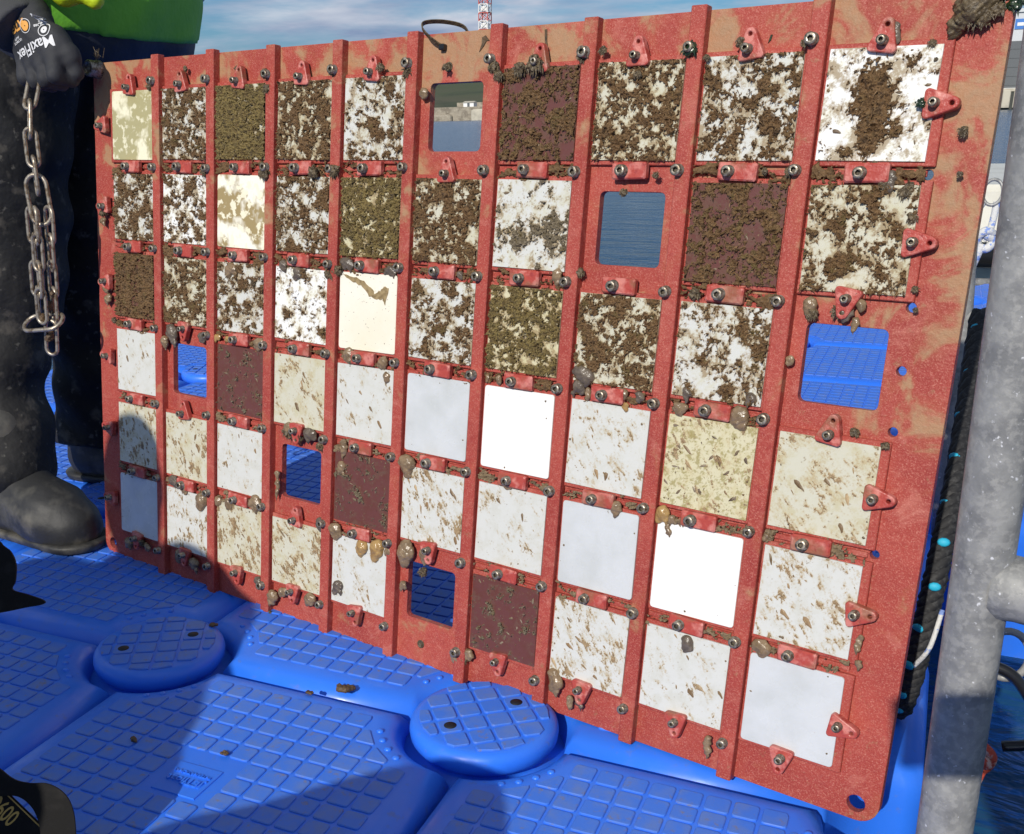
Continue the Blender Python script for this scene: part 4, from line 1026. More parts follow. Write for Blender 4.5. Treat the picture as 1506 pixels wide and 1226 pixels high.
# small flat leaves and scraps on the board
def leaf(x, y, pts, mat='kelp'):
    o = [(a / 1000, b / 1000) for a, b in pts]
    link('weed_scrap', mesh('weed_scrap', *prism(o, .0002, .0012, .0004), MAT[mat]), panel, (x / 1000, y / 1000, 0))
leaf(714, 800, [(0, 0), (5, 2), (11, -4), (7, -4), (3, -10), (-3, -16), (0, -7)], 'mud')
leaf(800, 803, [(0, 0), (3, 0), (4, -12), (7, -24), (3, -22), (1, -12)], 'mud')
leaf(1060, 773, [(0, 0), (3, 3), (4, 8), (2, 8)])
# corner bolt with nut at the top left
def corner_nut():
    mb = MB(); mb.add(*lathe([(.014, 0), (.014, .006), (.0125, .008), (.0125, .020), (.009, .022), (.009, .019), (.001, .019)], 24)); o = link('corner_nut', mb.mesh('corner_nut', MAT['steel'], True), panel, (-.030, .7985, .0))
    mb = MB(); rs = np.random.RandomState(8)
    for k in range(14):
        d = np.array([rs.uniform(-.4, .6), rs.uniform(.3, 1), rs.uniform(0, .5)]); L = rs.uniform(.008, .02); p = np.array([-.018, .812, .008]) + rs.uniform(-.005, .005, 3)
        mb.add(*tube([p, p + d * L * .5, p + d * L + V(rs.uniform(-.004, .004), 0, 0)], .0005, 4))
    link('frayed_fibres', mb.mesh('frayed_fibres', MAT['weed']), panel)
corner_nut()
# hole with a drip below the first opening, bottom hole
for hx, hy in ((.672 - .005, .770), (.668, .030)):
    mb = MB(); mb.add(*lathe([(.0058, .0002), (.0058, .0009), (.0044, .0010), (.0042, .0004), (.0005, .0004)], 14)); link('bolt_hole', mb.mesh('bolt_hole', MAT['weed'], True), panel, (hx, hy, 0))

# cable tie looped over the top edge
def cable_tie():
    pts = [(.659, .792, .004), (.648, .801, .014), (.638, .812, .018), (.636, .820, .010), (.650, .823, -.010), (.668, .818, -.026), (.676, .800, -.026), (.665, .790, -.014)]
    P = smooth_path(pts, 40); mb = MB(); v = []; f = []
    for k, p in enumerate(P):
        t = P[min(k + 1, 39)] - P[max(k - 1, 0)]; t /= np.linalg.norm(t); w = V(.35, .6, .7); w -= t * (w @ t); w /= np.linalg.norm(w); n = np.cross(t, w)
        v += [p + w * .0026 + n * .0007, p - w * .0026 + n * .0007, p - w * .0026 - n * .0007, p + w * .0026 - n * .0007]
    for k in range(39):
        for i in range(4): f.append((k * 4 + i, k * 4 + (i + 1) % 4, k * 4 + 4 + (i + 1) % 4, k * 4 + 4 + i))
    mb.add(v, f)
    root = empty('cable_tie', 'dark grey cable tie looped over the top edge of the red panel', 'cable tie', mat4=PM)
    link('band', mb.mesh('band', MAT['weed']), root)
    mb = MB(); mb.add(*box(-.004, .004, -.0035, .0035, -.003, .004, .001)); link('lock_head', mb.mesh('lock_head', MAT['blackplastic']), root, (.659, .792, .004))
cable_tie()

# ------------------------------------------------------------------ railing
def ctube(a, b, r, n=28):
    P = [np.array(a) + (np.array(b) - np.array(a)) * t for t in np.linspace(0, 1, 8)]
    return tube(P, r, n)
rail = empty('railing', 'galvanised tube railing at the right edge of the blue deck', 'railing', (1.0065, -.085, -.2))
def rp(name, a, b, r):
    mb = MB(); mb.add(*ctube(V(*a) - V(1.0065, -.085, -.2), V(*b) - V(1.0065, -.085, -.2), r)); return link(name, mb.mesh(name, MAT['galv'], True), rail)
fp = rp('post', (1.0156, -0.1172, -0.350), (0.9924, -0.1172, 1.100), .0235); fp['label'] = 'thick galvanised post nearest the viewer'
rp('stay', (1.0085, .95, -.04), (.955, .95, .70), .0225)
rp('rail', (0.9807, .95, 0.3696), (1.1678, .95, 0.2741), .0200)
rp('brace', (1.0120, -0.1172, 0.3257), (1.50, -0.1872, 0.3097), .0228)
for z in (.275, .325):
    pass
mb = MB(); mb.add(*lathe([(.0262, -.02), (.0285, -.012), (.0275, 0), (.0285, .012), (.0262, .02)], 28, False)); 
o = link('weld_collar', mb.mesh('weld_collar', MAT['galv'], True), rail, V(1.0340, -0.1202, 0.3247) - V(1.0065, -.085, -.2), (0, math.pi / 2, -.15))

# black rope with cyan flecks, hung on the railing
def strand_rope(name, label, pts, r, mats, turns, strands=3, fleck=None, cat='rope'):
    P = smooth_path(pts, 90); root = empty(name, label, cat, tuple(P[-1]))
    off = P[-1]; L = sum(np.linalg.norm(P[i + 1] - P[i]) for i in range(89))
    for s in range(strands):
        Q = []; up = None
        for k, p in enumerate(P):
            t = P[min(k + 1, 89)] - P[max(k - 1, 0)]; t /= np.linalg.norm(t)
            u = np.cross(t, [.3, 1, .1]); u /= np.linalg.norm(u); w = np.cross(t, u); a = 2 * math.pi * (turns * k / 89 + s / strands)
            Q.append(p - off + (u * math.cos(a) + w * math.sin(a)) * r * .52)
        mb = MB(); mb.add(*tube(Q, r * .56, 8)); link('strand', mb.mesh('strand', mats[s % len(mats)], True), root)
    if fleck:
        rs = np.random.RandomState(2)
        for k in range(fleck):
            i = int((k + .5) / fleck * 89); p = P[i] - off; d = V(-.25, -.9, .25) + rs.uniform(-.45, .45, 3); d /= np.linalg.norm(d); q = p + d * r * .98
            mb = MB(); v, f = lathe([(.0062, -.004), (.0072, 0), (.005, .003), (.001, .004)], 10); 
            mb.add([(a * 1.0, b * .75, c * .6) for a, b, c in v], f); o = link('fleck', mb.mesh('fleck', MAT['cyan'], True), root, q); o.rotation_euler = Vector(d).to_track_quat('Z', 'Y').to_euler()
    return root
strand_rope('mooring_rope', 'thick black rope with cyan flecks behind the right edge of the red panel', [(.998, .55, .44), (.994, .42, .36), (.990, .30, .29), (.983, .23, .215), (.976, .20, .13), (.968, .19, .05), (.955, .22, .012), (.90, .40, .012), (.85, .6, .012)], .0135, [MAT['ropeblack']], 15, 4, 15)
# thin pale cord beside it
mb = MB(); mb.add(*tube(smooth_path([(.992, .19, .16), (.984, .17, .12), (.972, .18, .09), (.966, .19, .07)], 20), .0028, 8)); tag(link('thin_cord', mb.mesh('thin_cord', MAT['ropewhite'], True)), 'thin pale cord beside the black rope', 'cord')

# second raft edge / small cream boat behind, mooring ring and white rope
bt = empty('work_boat', 'cream sided work boat with a black rubbing strip moored beyond the deck', 'boat', (2.2, 5.6, WZ))
mb = MB(); mb.add(*box(-1.25, 3.0, -.9, 1.2, .36, .62, .03)); link('gunwale', mb.mesh('gunwale', MAT['whitehull']), bt)
v = [(-1.12, -.75, .0), (3.0, -.75, 0), (3.0, 1.1, 0), (-1.12, 1.1, 0), (-1.2, -.85, .36), (3.0, -.85, .36), (3.0, 1.15, .36), (-1.2, 1.15, .36)]
link('hull', mesh('hull', v, [(0, 3, 2, 1), (0, 1, 5, 4), (1, 2, 6, 5), (2, 3, 7, 6), (3, 0, 4, 7)], MAT['whitehull']), bt)
mb = MB(); mb.add(*tube([(-1.25, -.93, .30), (3.0, -.93, .30)], .055, 12)); link('rubbing_strip', mb.mesh('rubbing_strip', MAT['rubber'], True), bt)
mb = MB(); mb.add(*tube([(-1.2, -.97, .18), (3.0, -.97, .18)], .022, 10)); link('rail', mb.mesh('rail', MAT['galv'], True), bt)
P = [(1.036 + .022 * math.cos(a), 2.0 + .01 * math.sin(a), .50 + .030 * math.sin(a)) for a in np.linspace(0, 2 * math.pi, 25)[:-1]]
mb = MB(); mb.add(*tube(P, .0042, 10, True)); tag(link('mooring_ring', mb.mesh('mooring_ring', MAT['galv'], True)), 'pale metal ring at the top of the white and blue rope', 'ring')
rt = empty('white_rope', 'white and blue rope knotted below a metal ring right of the panel', 'rope', (1.03, 2.0, .30))
for pts, r in (([(1.048, 2.0, .478), (1.046, 1.995, .44), (1.04, 1.99, .40), (1.03, 1.99, .385)], .0085), ([(1.018, 2.0, .475), (1.012, 1.99, .465), (1.005, 1.99, .44), (1.0, 2.0, .40)], .0085),
               ([(1.05, 1.99, .40), (1.035, 1.975, .41), (1.018, 1.98, .395), (1.02, 1.99, .372), (1.04, 1.985, .365), (1.052, 1.99, .385), (1.035, 1.98, .40)], .0105), ([(1.03, 1.985, .375), (1.022, 1.985, .35), (1.012, 1.99, .31), (1.0, 2.0, .24), (.995, 2.0, .10), (.99, 2.0, .0)], .0095)):
    mb = MB(); mb.add(*tube([np.array(p) - V(1.03, 2.0, .30) for p in smooth_path(pts, 30)], r, 10)); link('rope_turn', mb.mesh('rope_turn', MAT['ropewhite'], True), rt)

# black shackle, pale ring and red rope beside the post over the water
sh = empty('shackle', 'black metal shackle hanging beside the galvanised post over the water', 'shackle', (1.045, .02, .13))
P = smooth_path([(-.012, 0, .055), (.012, .0, .045), (.036, 0, .012), (.044, 0, -.006), (.034, 0, -.026), (.012, 0, -.034)], 30)
mb = MB(); mb.add(*tube(P, .0055, 10)); link('bow', mb.mesh('bow', MAT['blackplastic'], True), sh)
P = [(.004 + .020 * math.cos(a), .02, .058 + .026 * math.sin(a)) for a in np.linspace(0, 2 * math.pi, 25)[:-1]]
mb = MB(); mb.add(*tube(P, .004, 8, True)); link('ring', mb.mesh('ring', MAT['galv'], True), sh)
rr_ = empty('red_rope', 'orange red rope knot under the black shackle', 'rope', (1.045, .01, .08))
for k, pts in enumerate(([(-.022, -.01, .02), (-.008, -.014, .026), (.003, -.01, .012), (-.001, -.002, -.006), (-.012, -.008, -.010), (-.018, -.01, .006), (-.006, -.016, .012), (.0, -.014, .004)], [(-.004, -.012, -.005), (-.01, -.01, -.04), (-.014, -.01, -.09), (-.016, -.01, -.16)])):
    mb = MB(); mb.add(*tube(smooth_path(pts, 30), .0052 - .001 * k, 8)); link('rope_turn', mb.mesh('rope_turn', MAT['ropered'], True), rr_)

# ------------------------------------------------------------------ standing person holding the panel
def wr(fn, amp, fx, fy, fz, seed):
    rs = np.random.RandomState(seed); p = rs.uniform(0, 6, 6)
    def g(X, Y, Z):
        w = np.sin(X * fx + 2.1 * np.sin(Z * fz * .55 + p[3]) + p[0]) * np.sin(Z * fz + 1.7 * np.sin(X * fx * .6 + p[4]) + p[1]) * np.sin(Y * fy + p[2])
        w2 = np.sin(Z * fz * 2.3 + 3 * np.sin(X * 17 + Y * 13 + p[5]))
        return fn(X, Y, Z) + amp * (w + .5 * w2)
    return g
body_parts = [((-.535, .45, .90), (-.565, .37, .48), .085, .06), ((-.565, .37, .48), (-.588, .33, .28), .055, .05), ((-.588, .33, .28), (-.555, .29, .09), .05, .042), ((-.545, .285, .07), (-.40, .265, .03), .038, .03),
 ((-.53, .62, .90), (-.59, .60, .48), .085, .06), ((-.59, .60, .48), (-.61, .585, .09), .058, .042), ((-.61, .585, .07), (-.49, .60, .03), .038, .03),
 ((-.51, .46, .92), (-.51, .62, .92), .11, .11), ((-.51, .54, .95), (-.47, .54, 1.30), .13, .15), ((-.46, .40, 1.36), (-.46, .68, 1.36), .07, .07), ((-.46, .54, 1.40), (-.43, .54, 1.52), .06, .055),
 ((-.42, .54, 1.60), (-.40, .54, 1.66), .085, .095), ((-.36, .54, 1.56), (-.34, .54, 1.55), .05, .04), ((-.30, .54, 1.60), (-.295, .54, 1.585), .014, .017, .012), ((-.43, .445, 1.61), (-.44, .442, 1.63), .012, .012, .006), ((-.43, .635, 1.61), (-.44, .638, 1.63), .012, .012, .006),
 ((-.46, .39, 1.35), (-.60, .26, 1.10), .055, .045), ((-.60, .26, 1.10), (-.41, .28, .88), .044, .030),
 ((-.46, .69, 1.35), (-.58, .80, 1.10), .055, .045), ((-.58, .80, 1.10), (-.52, .76, .88), .044, .03), ((-.52, .76, .88), (-.50, .75, .82), .03, .03)]
bv_, bf_ = sdf_mesh(blobs(body_parts, .035), V(-.86, .05, -.01), V(-.18, .92, 1.80), .014)
person = tag(link('person', mesh('person', bv_ - V(-.52, .42, 0), bf_, MAT['skin'], True), loc=(-.52, .42, 0)), 'person in black trousers and lime hi-vis jacket gripping the panel corner with a gloved hand', 'person')
POFF = V(-.52, .42, 0)
def cloth(name, parts, k, lo, hi, res, mat, wrn=None, cut=None, par=person, label=None):
    f = blobs(parts, k)
    if wrn: f = wr(f, *wrn)
    g = f if cut is None else (lambda X, Y, Z: np.maximum(f(X, Y, Z), cut(X, Y, Z)))
    v, fc = sdf_mesh(g, lo, hi, res); o = link(name, mesh(name, v - POFF, fc, MAT[mat], True), par)
    if label: o['label'] = label
    return o
tr = [((-.535, .44, .90), (-.562, .375, .54), .115, .098), ((-.562, .375, .54), (-.562, .365, .44), .096, .090), ((-.562, .365, .44), (-.588, .33, .29), .084, .074), ((-.588, .33, .29), (-.560, .295, .125), .074, .072), ((-.575, .31, .20), (-.565, .30, .17), .080, .078, .012), ((-.560, .295, .14), (-.558, .29, .12), .080, .080, .010),
      ((-.53, .63, .90), (-.585, .60, .50), .12, .10), ((-.585, .60, .50), (-.60, .595, .42), .098, .096), ((-.60, .595, .42), (-.61, .585, .10), .092, .085), ((-.51, .48, .93), (-.51, .60, .93), .135, .135)]
cloth('trousers', tr, .03, V(-.80, .14, .075), V(-.30, .86, 1.02), .0075, 'black_cloth', (.0080, 15, 12, 26, 5), lambda X, Y, Z: .088 + .012 * np.sin(Y * 30) - Z)
for nm, (ax_, ay, tx, ty) in (('boot', (-.555, .285, -.395, .262)), ('boot', (-.615, .585, -.49, .600))):
    bp_ = [((ax_, ay, .20), (ax_, ay, .07), .058, .056), ((ax_ - .02, ay, .048), (tx - .03, ty, .045), .050, .050), ((tx - .05, ty, .055), (tx, ty, .040), .056, .050), ((ax_, ay, .10), (tx - .04, ty, .06), .05, .045)]
    ob = cloth('boot', bp_, .03, V(ax_ - .12, ay - .11, 0.001), V(tx + .08, ay + .11, .26), .006, 'boot', (.0012, 60, 50, 70, 3), lambda X, Y, Z: .012 - Z)
    sp = [((ax_ - .03, ay, .03), (tx, ty, .03), .056, .062)]
    cloth('sole', sp, .01, V(ax_ - .14, ay - .11, 0.0015), V(tx + .10, ay + .11, .05), .005, 'boot', None, lambda X, Y, Z: np.maximum(.003 - Z, Z - .020), par=ob)
# jacket in three cloth pieces: navy hem, lime body coloured green as its shaded side, lime upper and sleeves
jk = [((-.50, .48, .90), (-.49, .62, .90), .165, .165), ((-.49, .54, .98), (-.46, .54, 1.30), .175, .19), ((-.46, .39, 1.36), (-.46, .69, 1.36), .10, .10)]
cloth('jacket_hem', jk, .04, V(-.76, .20, .78), V(-.22, .90, 1.0), .009, 'navy', (.006, 16, 14, 18, 2), lambda X, Y, Z: np.maximum(.795 - Z, Z - (.850 + .30 * np.clip(-.33 - X, 0, .3))))
jk2 = [(a, b, ra + .006, rb + .006) for a, b, ra, rb in jk]
cloth('jacket_body', jk2, .04, V(-.77, .19, .80), V(-.20, .92, 1.10), .009, 'green', (.006, 16, 14, 18, 2), lambda X, Y, Z: np.maximum((.838 + .30 * np.clip(-.33 - X, 0, .3)) - Z, Z - 1.04))
jk3 = [(a, b, ra + .010, rb + .010) for a, b, ra, rb in jk]
cloth('reflective_band', jk3, .04, V(-.78, .19, .86), V(-.20, .93, 1.0), .009, 'tape', (.006, 16, 14, 18, 2), lambda X, Y, Z: np.maximum(.915 - Z, np.maximum(Z - .960, -X - .40)))
cloth('jacket_top', jk3, .04, V(-.78, .18, .98), V(-.18, .94, 1.52), .012, 'hivis', (.006, 16, 14, 18, 2), lambda X, Y, Z: 1.02 - Z)
sl = [((-.46, .39, 1.36), (-.60, .26, 1.10), .09, .075), ((-.60, .26, 1.10), (-.437, .292, .918), .072, .052)]
cloth('sleeve', sl, .03, V(-.74, .12, .84), V(-.32, .54, 1.48), .008, 'hivis', (.005, 22, 20, 26, 8))
sl2 = [((-.46, .69, 1.36), (-.58, .80, 1.10), .09, .075), ((-.58, .80, 1.10), (-.525, .765, .90), .072, .056)]
cloth('sleeve', sl2, .03, V(-.72, .56, .82), V(-.32, .94, 1.48), .010, 'hivis', (.005, 22, 20, 26, 9))
fl = [((-.34, .30, .97), (-.262, .325, .888), .045, .016), ((-.38, .30, .98), (-.315, .315, .897), .05, .018)]
cloth('loose_flap', fl, .03, V(-.50, .22, .85), V(-.20, .42, 1.08), .006, 'hivis', (.004, 40, 30, 36, 4))
hr = [((-.44, .54, 1.66), (-.42, .54, 1.69), .10, .095), ((-.48, .54, 1.60), (-.47, .54, 1.66), .085, .09)]
cloth('hair', hr, .03, V(-.64, .40, 1.48), V(-.26, .68, 1.82), .010, 'hair', (.004, 50, 50, 50, 4), lambda X, Y, Z: np.maximum(X + .365, (X + .43) * 1.2 - (Z - 1.575)))
for s in (-1, 1):
    mb = MB(); mb.add(*dome(.009, .006)); o = link('eye', mb.mesh('eye', MAT['blackplastic'], True), person, V(-.325, .54 + s * .033, 1.625) - POFF, (0, math.pi / 2, 0))
mb = MB(); mb.add(*tube(smooth_path([(-.310, .517, 1.553), (-.302, .54, 1.550), (-.310, .563, 1.553)], 8), .004, 8)); link('mouth', mb.mesh('mouth', MAT['ropered'], True), person, -V(*POFF))

# gloved hand on the panel corner
U = V(*(m3 @ Vector((1, 0, 0)))); Dn = V(0, 0, -1.0)
hx, hz = V(.972, -.20, 0), V(0, 0, 1.0); hy = V(.20, .972, 0)   # hand frame: x along the panel, y away, z up
HC = V(-.345, .285, .817)
def hp(a, b, c): return HC + hx * a + hy * c + hz * b
knuck = [(-.036, -.014), (-.012, -.019), (.013, -.018), (.038, -.012)]; tips = [(-.028, -.044), (-.002, -.050), (.025, -.049), (.050, -.045)]
wrs = [(-.046, .040), (-.034, .046), (-.022, .050), (-.010, .050)]
gl = [(hp(wa, wb, .004), hp(ka, kb, -.001 - .004 * (i in (1, 2))), .026, .0165) for i, ((wa, wb), (ka, kb)) in enumerate(zip(wrs, knuck))] + [(hp(-.030, .03, .012), hp(.012, -.005, .014), .026, .022)]
fing = []
for (ka, kb), (ta, tb) in zip(knuck, tips):
    fing.append([(hp(ka, kb + .004, -.003), hp(ta * .85 + ka * .15, tb * .75 + kb * .25, -.013), .0142, .0126, .004), (hp(ta * .85 + ka * .15, tb * .75 + kb * .25, -.013), hp(ta, tb, .014), .0126, .0105, .004)])
thumb = [(hp(.034, .018, .006), hp(.054, -.010, .014), .018, .0145, .012), (hp(.054, -.010, .014), hp(.060, -.034, .018), .0140, .011, .008)]
def glove_fn(X, Y, Z):
    D = blobs(gl, .012)(X, Y, Z)
    for F in fing:
        d = blobs(F, .004)(X, Y, Z); D = smin(D, d, .0035)
    D = smin(D, blobs(thumb, .008)(X, Y, Z), .008)
    return D + .0006 * np.sin(X * 260 + 2 * np.sin(Z * 90)) * np.sin(Z * 220)
gv, gf = sdf_mesh(glove_fn, HC - V(.10, .075, .085), HC + V(.10, .08, .09), .0024)
glove = link('glove', mesh('glove', gv - POFF, gf, MAT['glove'], True), person)
glove['label'] = 'charcoal work glove with white printed lettering and an orange badge'
ca, cb = hp(-.049, .053, -.004), hp(-.022, .026, -.006)
dcf = (cb - ca) / np.linalg.norm(cb - ca)
cloth('glove_cuff', [(ca - dcf * .01, cb, .050, .047)], .01, HC - V(.16, .1, .05), HC + V(.06, .1, .14), .004, 'cuff', (.0012, 60, 60, 60, 4), lambda X, Y, Z: np.maximum(-((X - ca[0]) * dcf[0] + (Y - ca[1]) * dcf[1] + (Z - ca[2]) * dcf[2]) - .004, ((X - cb[0]) * dcf[0] + (Y - cb[1]) * dcf[1] + (Z - cb[2]) * dcf[2]) + .006), par=glove)

# lettering on the back of the hand, laid onto the glove surface (read upside down)
bvh = BVHTree.FromPolygons([tuple(p) for p in gv], [tuple(q) for q in gf])
nrm = V(-.08, -.985, .15); nrm /= np.linalg.norm(nrm)
def lettering(s, size, a, b, ang, mat, bold=0.0, name='lettering'):
    me = s if not isinstance(s, str) else text_mesh(s, size, 0, bold)
    ex = hx * math.cos(ang) + hz * math.sin(ang); ey = -hx * math.sin(ang) + hz * math.cos(ang); c = hp(a, b, 0)
    for v in me.vertices:
        p = c + ex * v.co.x + ey * v.co.y
        hit = bvh.ray_cast(Vector(p + nrm * .2), Vector(-nrm))
        q = np.array(hit[0]) if hit[0] is not None else p + nrm * .03
        v.co = Vector(q + nrm * .0011 - POFF)
    me.materials.clear(); me.materials.append(MAT[mat]); link(name, me, glove)
A0 = math.pi + math.radians(17)
lettering('MaxiFlex', .0225, .010, .000, A0, 'print', .0004)
lettering('ATG', .0165, -.018, .0305, A0, 'print_orange', .0009)
lettering('CE', .0105, .026, .0395, A0, 'print', .0003)
lettering('EN 388', .0050, .0225, .0325, A0, 'print', .0001); lettering('ULTIMATE', .0048, -.0225, .009, A0, 'print', .0001); lettering('34-874', .0048, -.0235, .0135, A0, 'print', .0001)
def disc2(r0, r1, n=24):
    me = bpy.data.meshes.new('badge'); v = []; f = []
    for i in range(n):
        a = 2 * math.pi * i / n; v += [(r0 * math.cos(a), r0 * math.sin(a), 0), (r1 * math.cos(a), r1 * math.sin(a), 0)]
    for i in range(n): f.append((2 * i, 2 * i + 1, (2 * i + 3) % (2 * n), (2 * i + 2) % (2 * n)))
    me.from_pydata(v, [], f); return me
lettering(disc2(.0095, .0104), 0, .000, .0300, 0, 'print', name='badge_ring'); lettering(disc2(.001, .0072), 0, .000, .0300, 0, 'print_orange', name='badge')
lettering(disc2(.0085, .0096), 0, .032, .025, 0, 'print', name='badge_ring'); lettering(disc2(.001, .0052), 0, .032, .025, 0, 'print', name='badge')

# ------------------------------------------------------------------ chain hanging from the hand
def link_mesh(L, w, r):
    P = []; h = L / 2 - w / 2
    for i in range(10): a = math.pi * i / 9; P.append((w / 2 * math.cos(a), 0, h + w / 2 * math.sin(a)))
    for i in range(10): a = math.pi + math.pi * i / 9; P.append((w / 2 * math.cos(a), 0, -h + w / 2 * math.sin(a)))
    v, f = tube(P, r, 8, True); return mesh('chain_link', v, f, MAT['chain'], True)
lm = link_mesh(.057, .0205, .0031); lmw = link_mesh(.076, .034, .0035)
CY_ = .235
chain = empty('chain', 'weathered steel chain hanging bunched from the gloved hand', 'chain', (-.36, CY_, .78))
co_ = V(-.36, CY_, .78)
def clink(me, p, q, twist):
    p, q = np.array(p), np.array(q); d = Vector(q - p).normalized(); o = link('chain_link', me, chain)
    z = d; x = Vector((0.9, .43, 0)); x = (x - z * x.dot(z)).normalized(); y = z.cross(x)
    R_ = Matrix((x, y, z)).transposed() @ Matrix.Rotation(twist, 3, 'Z'); M4 = R_.to_4x4(); M4.translation = Vector((p + q) / 2 - co_); o.matrix_local = M4
CH = lambda x, z, dy=0: (x, CY_ + dy, z)
main = [CH(-.350, .776, .035), CH(-.343, .738, .01), CH(-.340, .698), CH(-.341, .656), CH(-.341, .616)]
for k in range(4):
    p, q = np.array(main[k]), np.array(main[k + 1]); e = (q - p) * .12; clink(lm, p - e, q + e, .25 if k % 2 == 0 else 1.15)
clink(lmw, CH(-.343, .634), CH(-.340, .566), .15)
for s, (x0, x1, dy) in enumerate(((-.362, -.380, .004), (-.346, -.364, -.006), (-.330, -.348, .006))):
    z = .582; n = 4
    for k in range(n):
        za, zb = z - k * .042, z - (k + 1) * .042; xa = x0 + (x1 - x0) * k / n; xb = x0 + (x1 - x0) * (k + 1) / n
        clink(lm, CH(xa, za + .006, dy), CH(xb, zb - .006, dy), (.3 + .2 * s) if (k + s) % 2 == 0 else (1.25 - .15 * s))
clink(lmw, CH(-.395, .405, -.008), CH(-.330, .412, -.004), .9)
clink(lm, CH(-.352, .412), CH(-.360, .354), .3)
for k, (x, z, r) in enumerate(((-.355, .43, .010), (-.368, .415, .008), (-.338, .455, .007), (-.358, .385, .008))):
    rs = np.random.RandomState(k); parts = [((rs.uniform(-.5, .5) * r, rs.uniform(-.4, .4) * r, rs.uniform(-.7, .7) * r), (0, 0, 0), r * .6, r * .5) for _ in range(4)]
    f0 = blobs(parts, r * .2); v, fc = sdf_mesh(lambda X, Y, Z: f0(X, Y, Z) + r * .12 * np.sin(X * 9 / r) * np.sin(Z * 8 / r), V(-1, -1, -1) * r * 1.6, V(1, 1, 1) * r * 1.6, r / 6)
    link('mud_lump', mesh('mud_lump', v, fc, MAT['mud'], True), chain, V(x, CY_, z) - co_)

# ------------------------------------------------------------------ people outside the frame whose shadows fall in
def crouch(name, label, parts, lo, hi, clothes):
    v, f = sdf_mesh(blobs(parts, .04), lo, hi, .018)
    c = (V(*lo) + V(*hi)) / 2; c[2] = 0
    o = tag(link('person', mesh('person', v - c, f, MAT['skin'], True), loc=c), label, 'person')
    for nm, pr, mt, cut in clothes:
        fb = blobs(pr, .04); v, f = sdf_mesh(wr(fb, .004, 15, 14, 20, 3), lo, hi, .016); link(nm, mesh(nm, v - c, f, MAT[mt], True), o)
    return o
a_body = [((-.345, -1.12, .86), (-.345, -1.13, .90), .085, .085), ((-.345, -1.16, .76), (-.345, -1.13, .84), .05, .05), ((-.32, -1.30, .42), (-.22, -1.22, .68), .13, .14), ((-.46, -1.2, .68), (-.08, -1.2, .665), .06, .06),
          ((-.08, -1.2, .665), (.045, -1.16, .50), .055, .045), ((.045, -1.16, .50), (.11, -1.08, .43), .045, .03), ((-.46, -1.2, .68), (-.56, -1.1, .46), .05, .04), ((-.56, -1.1, .46), (-.30, -.98, .52), .04, .03),
          ((-.24, -1.36, .34), (.16, -1.26, .38), .09, .07), ((.16, -1.26, .38), (.08, -1.42, .06), .06, .045), ((.08, -1.42, .05), (.20, -1.36, .04), .04, .035),
          ((-.42, -1.36, .34), (-.55, -1.1, .30), .09, .07), ((-.55, -1.1, .30), (-.52, -1.35, .06), .06, .045), ((-.52, -1.35, .05), (-.50, -1.22, .04), .04, .035), ((-.14, -1.26, .60), (-.07, -1.24, .40), .10, .11)]
crouch('person', 'person in dark clothing crouching left of the viewer, holding a camera', a_body, V(-.80, -1.62, -.0), V(.60, -.86, 1.10), [
    ('jacket', [(p[0], p[1], p[2] + .03, p[3] + .025) for p in a_body[2:8] + a_body[14:15]] , 'navy', None),
    ('trousers', [(p[0], p[1], p[2] + .025, p[3] + .02) for p in (a_body[8], a_body[9], a_body[11], a_body[12])], 'black_cloth', None),
    ('hat', [((-.345, -1.13, .92), (-.345, -1.13, .94), .095, .085)], 'navy', None)])
# knee and folded sleeve mass that throws the rounded shadow
k_body = [((.27, -1.20, .385), (.445, -1.12, .450), .095, .10), ((.44, -1.14, .44), (.42, -1.40, .08), .07, .05), ((.42, -1.40, .06), (.46, -1.26, .045), .045, .04), ((.20, -1.50, .38), (.28, -1.24, .39), .11, .10), ((.26, -1.62, .38), (.36, -1.74, .54), .13, .11),
          ((.40, -1.74, .58), (.44, -1.82, .68), .06, .055), ((.46, -1.85, .71), (.46, -1.85, .73), .09, .085), ((.18, -1.6, .34), (.05, -1.45, .07), .09, .05)]
crouch('person', 'person in black waterproofs crouching low behind the viewer, knee forward', k_body, V(-.10, -1.95, 0), V(.72, -.95, 1.0), [('waterproofs', [(p[0], p[1], p[2] + .012, p[3] + .012) for p in k_body[:5]], 'black_cloth', None)])
# the photographer's outstretched hand with the phone
p_body = [((1.42, -1.62, .92), (1.42, -1.62, .97), .09, .09), ((1.42, -1.64, .80), (1.42, -1.62, .88), .055, .055), ((1.42, -1.75, .42), (1.42, -1.68, .72), .14, .16), ((1.24, -1.66, .74), (1.60, -1.66, .74), .06, .06),
          ((1.24, -1.66, .74), (1.14, -1.42, .62), .05, .042), ((1.14, -1.42, .62), (1.02, -1.16, .70), .042, .032), ((1.60, -1.66, .74), (1.50, -1.36, .60), .05, .042), ((1.50, -1.36, .60), (1.12, -1.13, .68), .042, .032),
          ((1.02, -1.16, .70), (.985, -1.115, .715), .03, .022), ((1.36, -1.78, .34), (1.26, -1.42, .40), .09, .07), ((1.26, -1.42, .40), (1.28, -1.62, .06), .06, .045), ((1.28, -1.62, .05), (1.26, -1.48, .04), .04, .035), ((1.50, -1.78, .34), (1.62, -1.45, .38), .09, .07), ((1.62, -1.45, .38), (1.56, -1.65, .06), .06, .045), ((1.56, -1.65, .05), (1.58, -1.5, .04), .04, .035)]
crouch('person', 'photographer crouching right of the viewer with a phone held out', p_body, V(.90, -1.98, 0), V(1.85, -1.02, 1.12), [('jacket', [(p[0], p[1], p[2] + .03, p[3] + .025) for p in p_body[2:8]], 'navy', None), ('trousers', [(p[0], p[1], p[2] + .02, p[3] + .018) for p in (p_body[9], p_body[10], p_body[12], p_body[13])], 'black_cloth', None)])
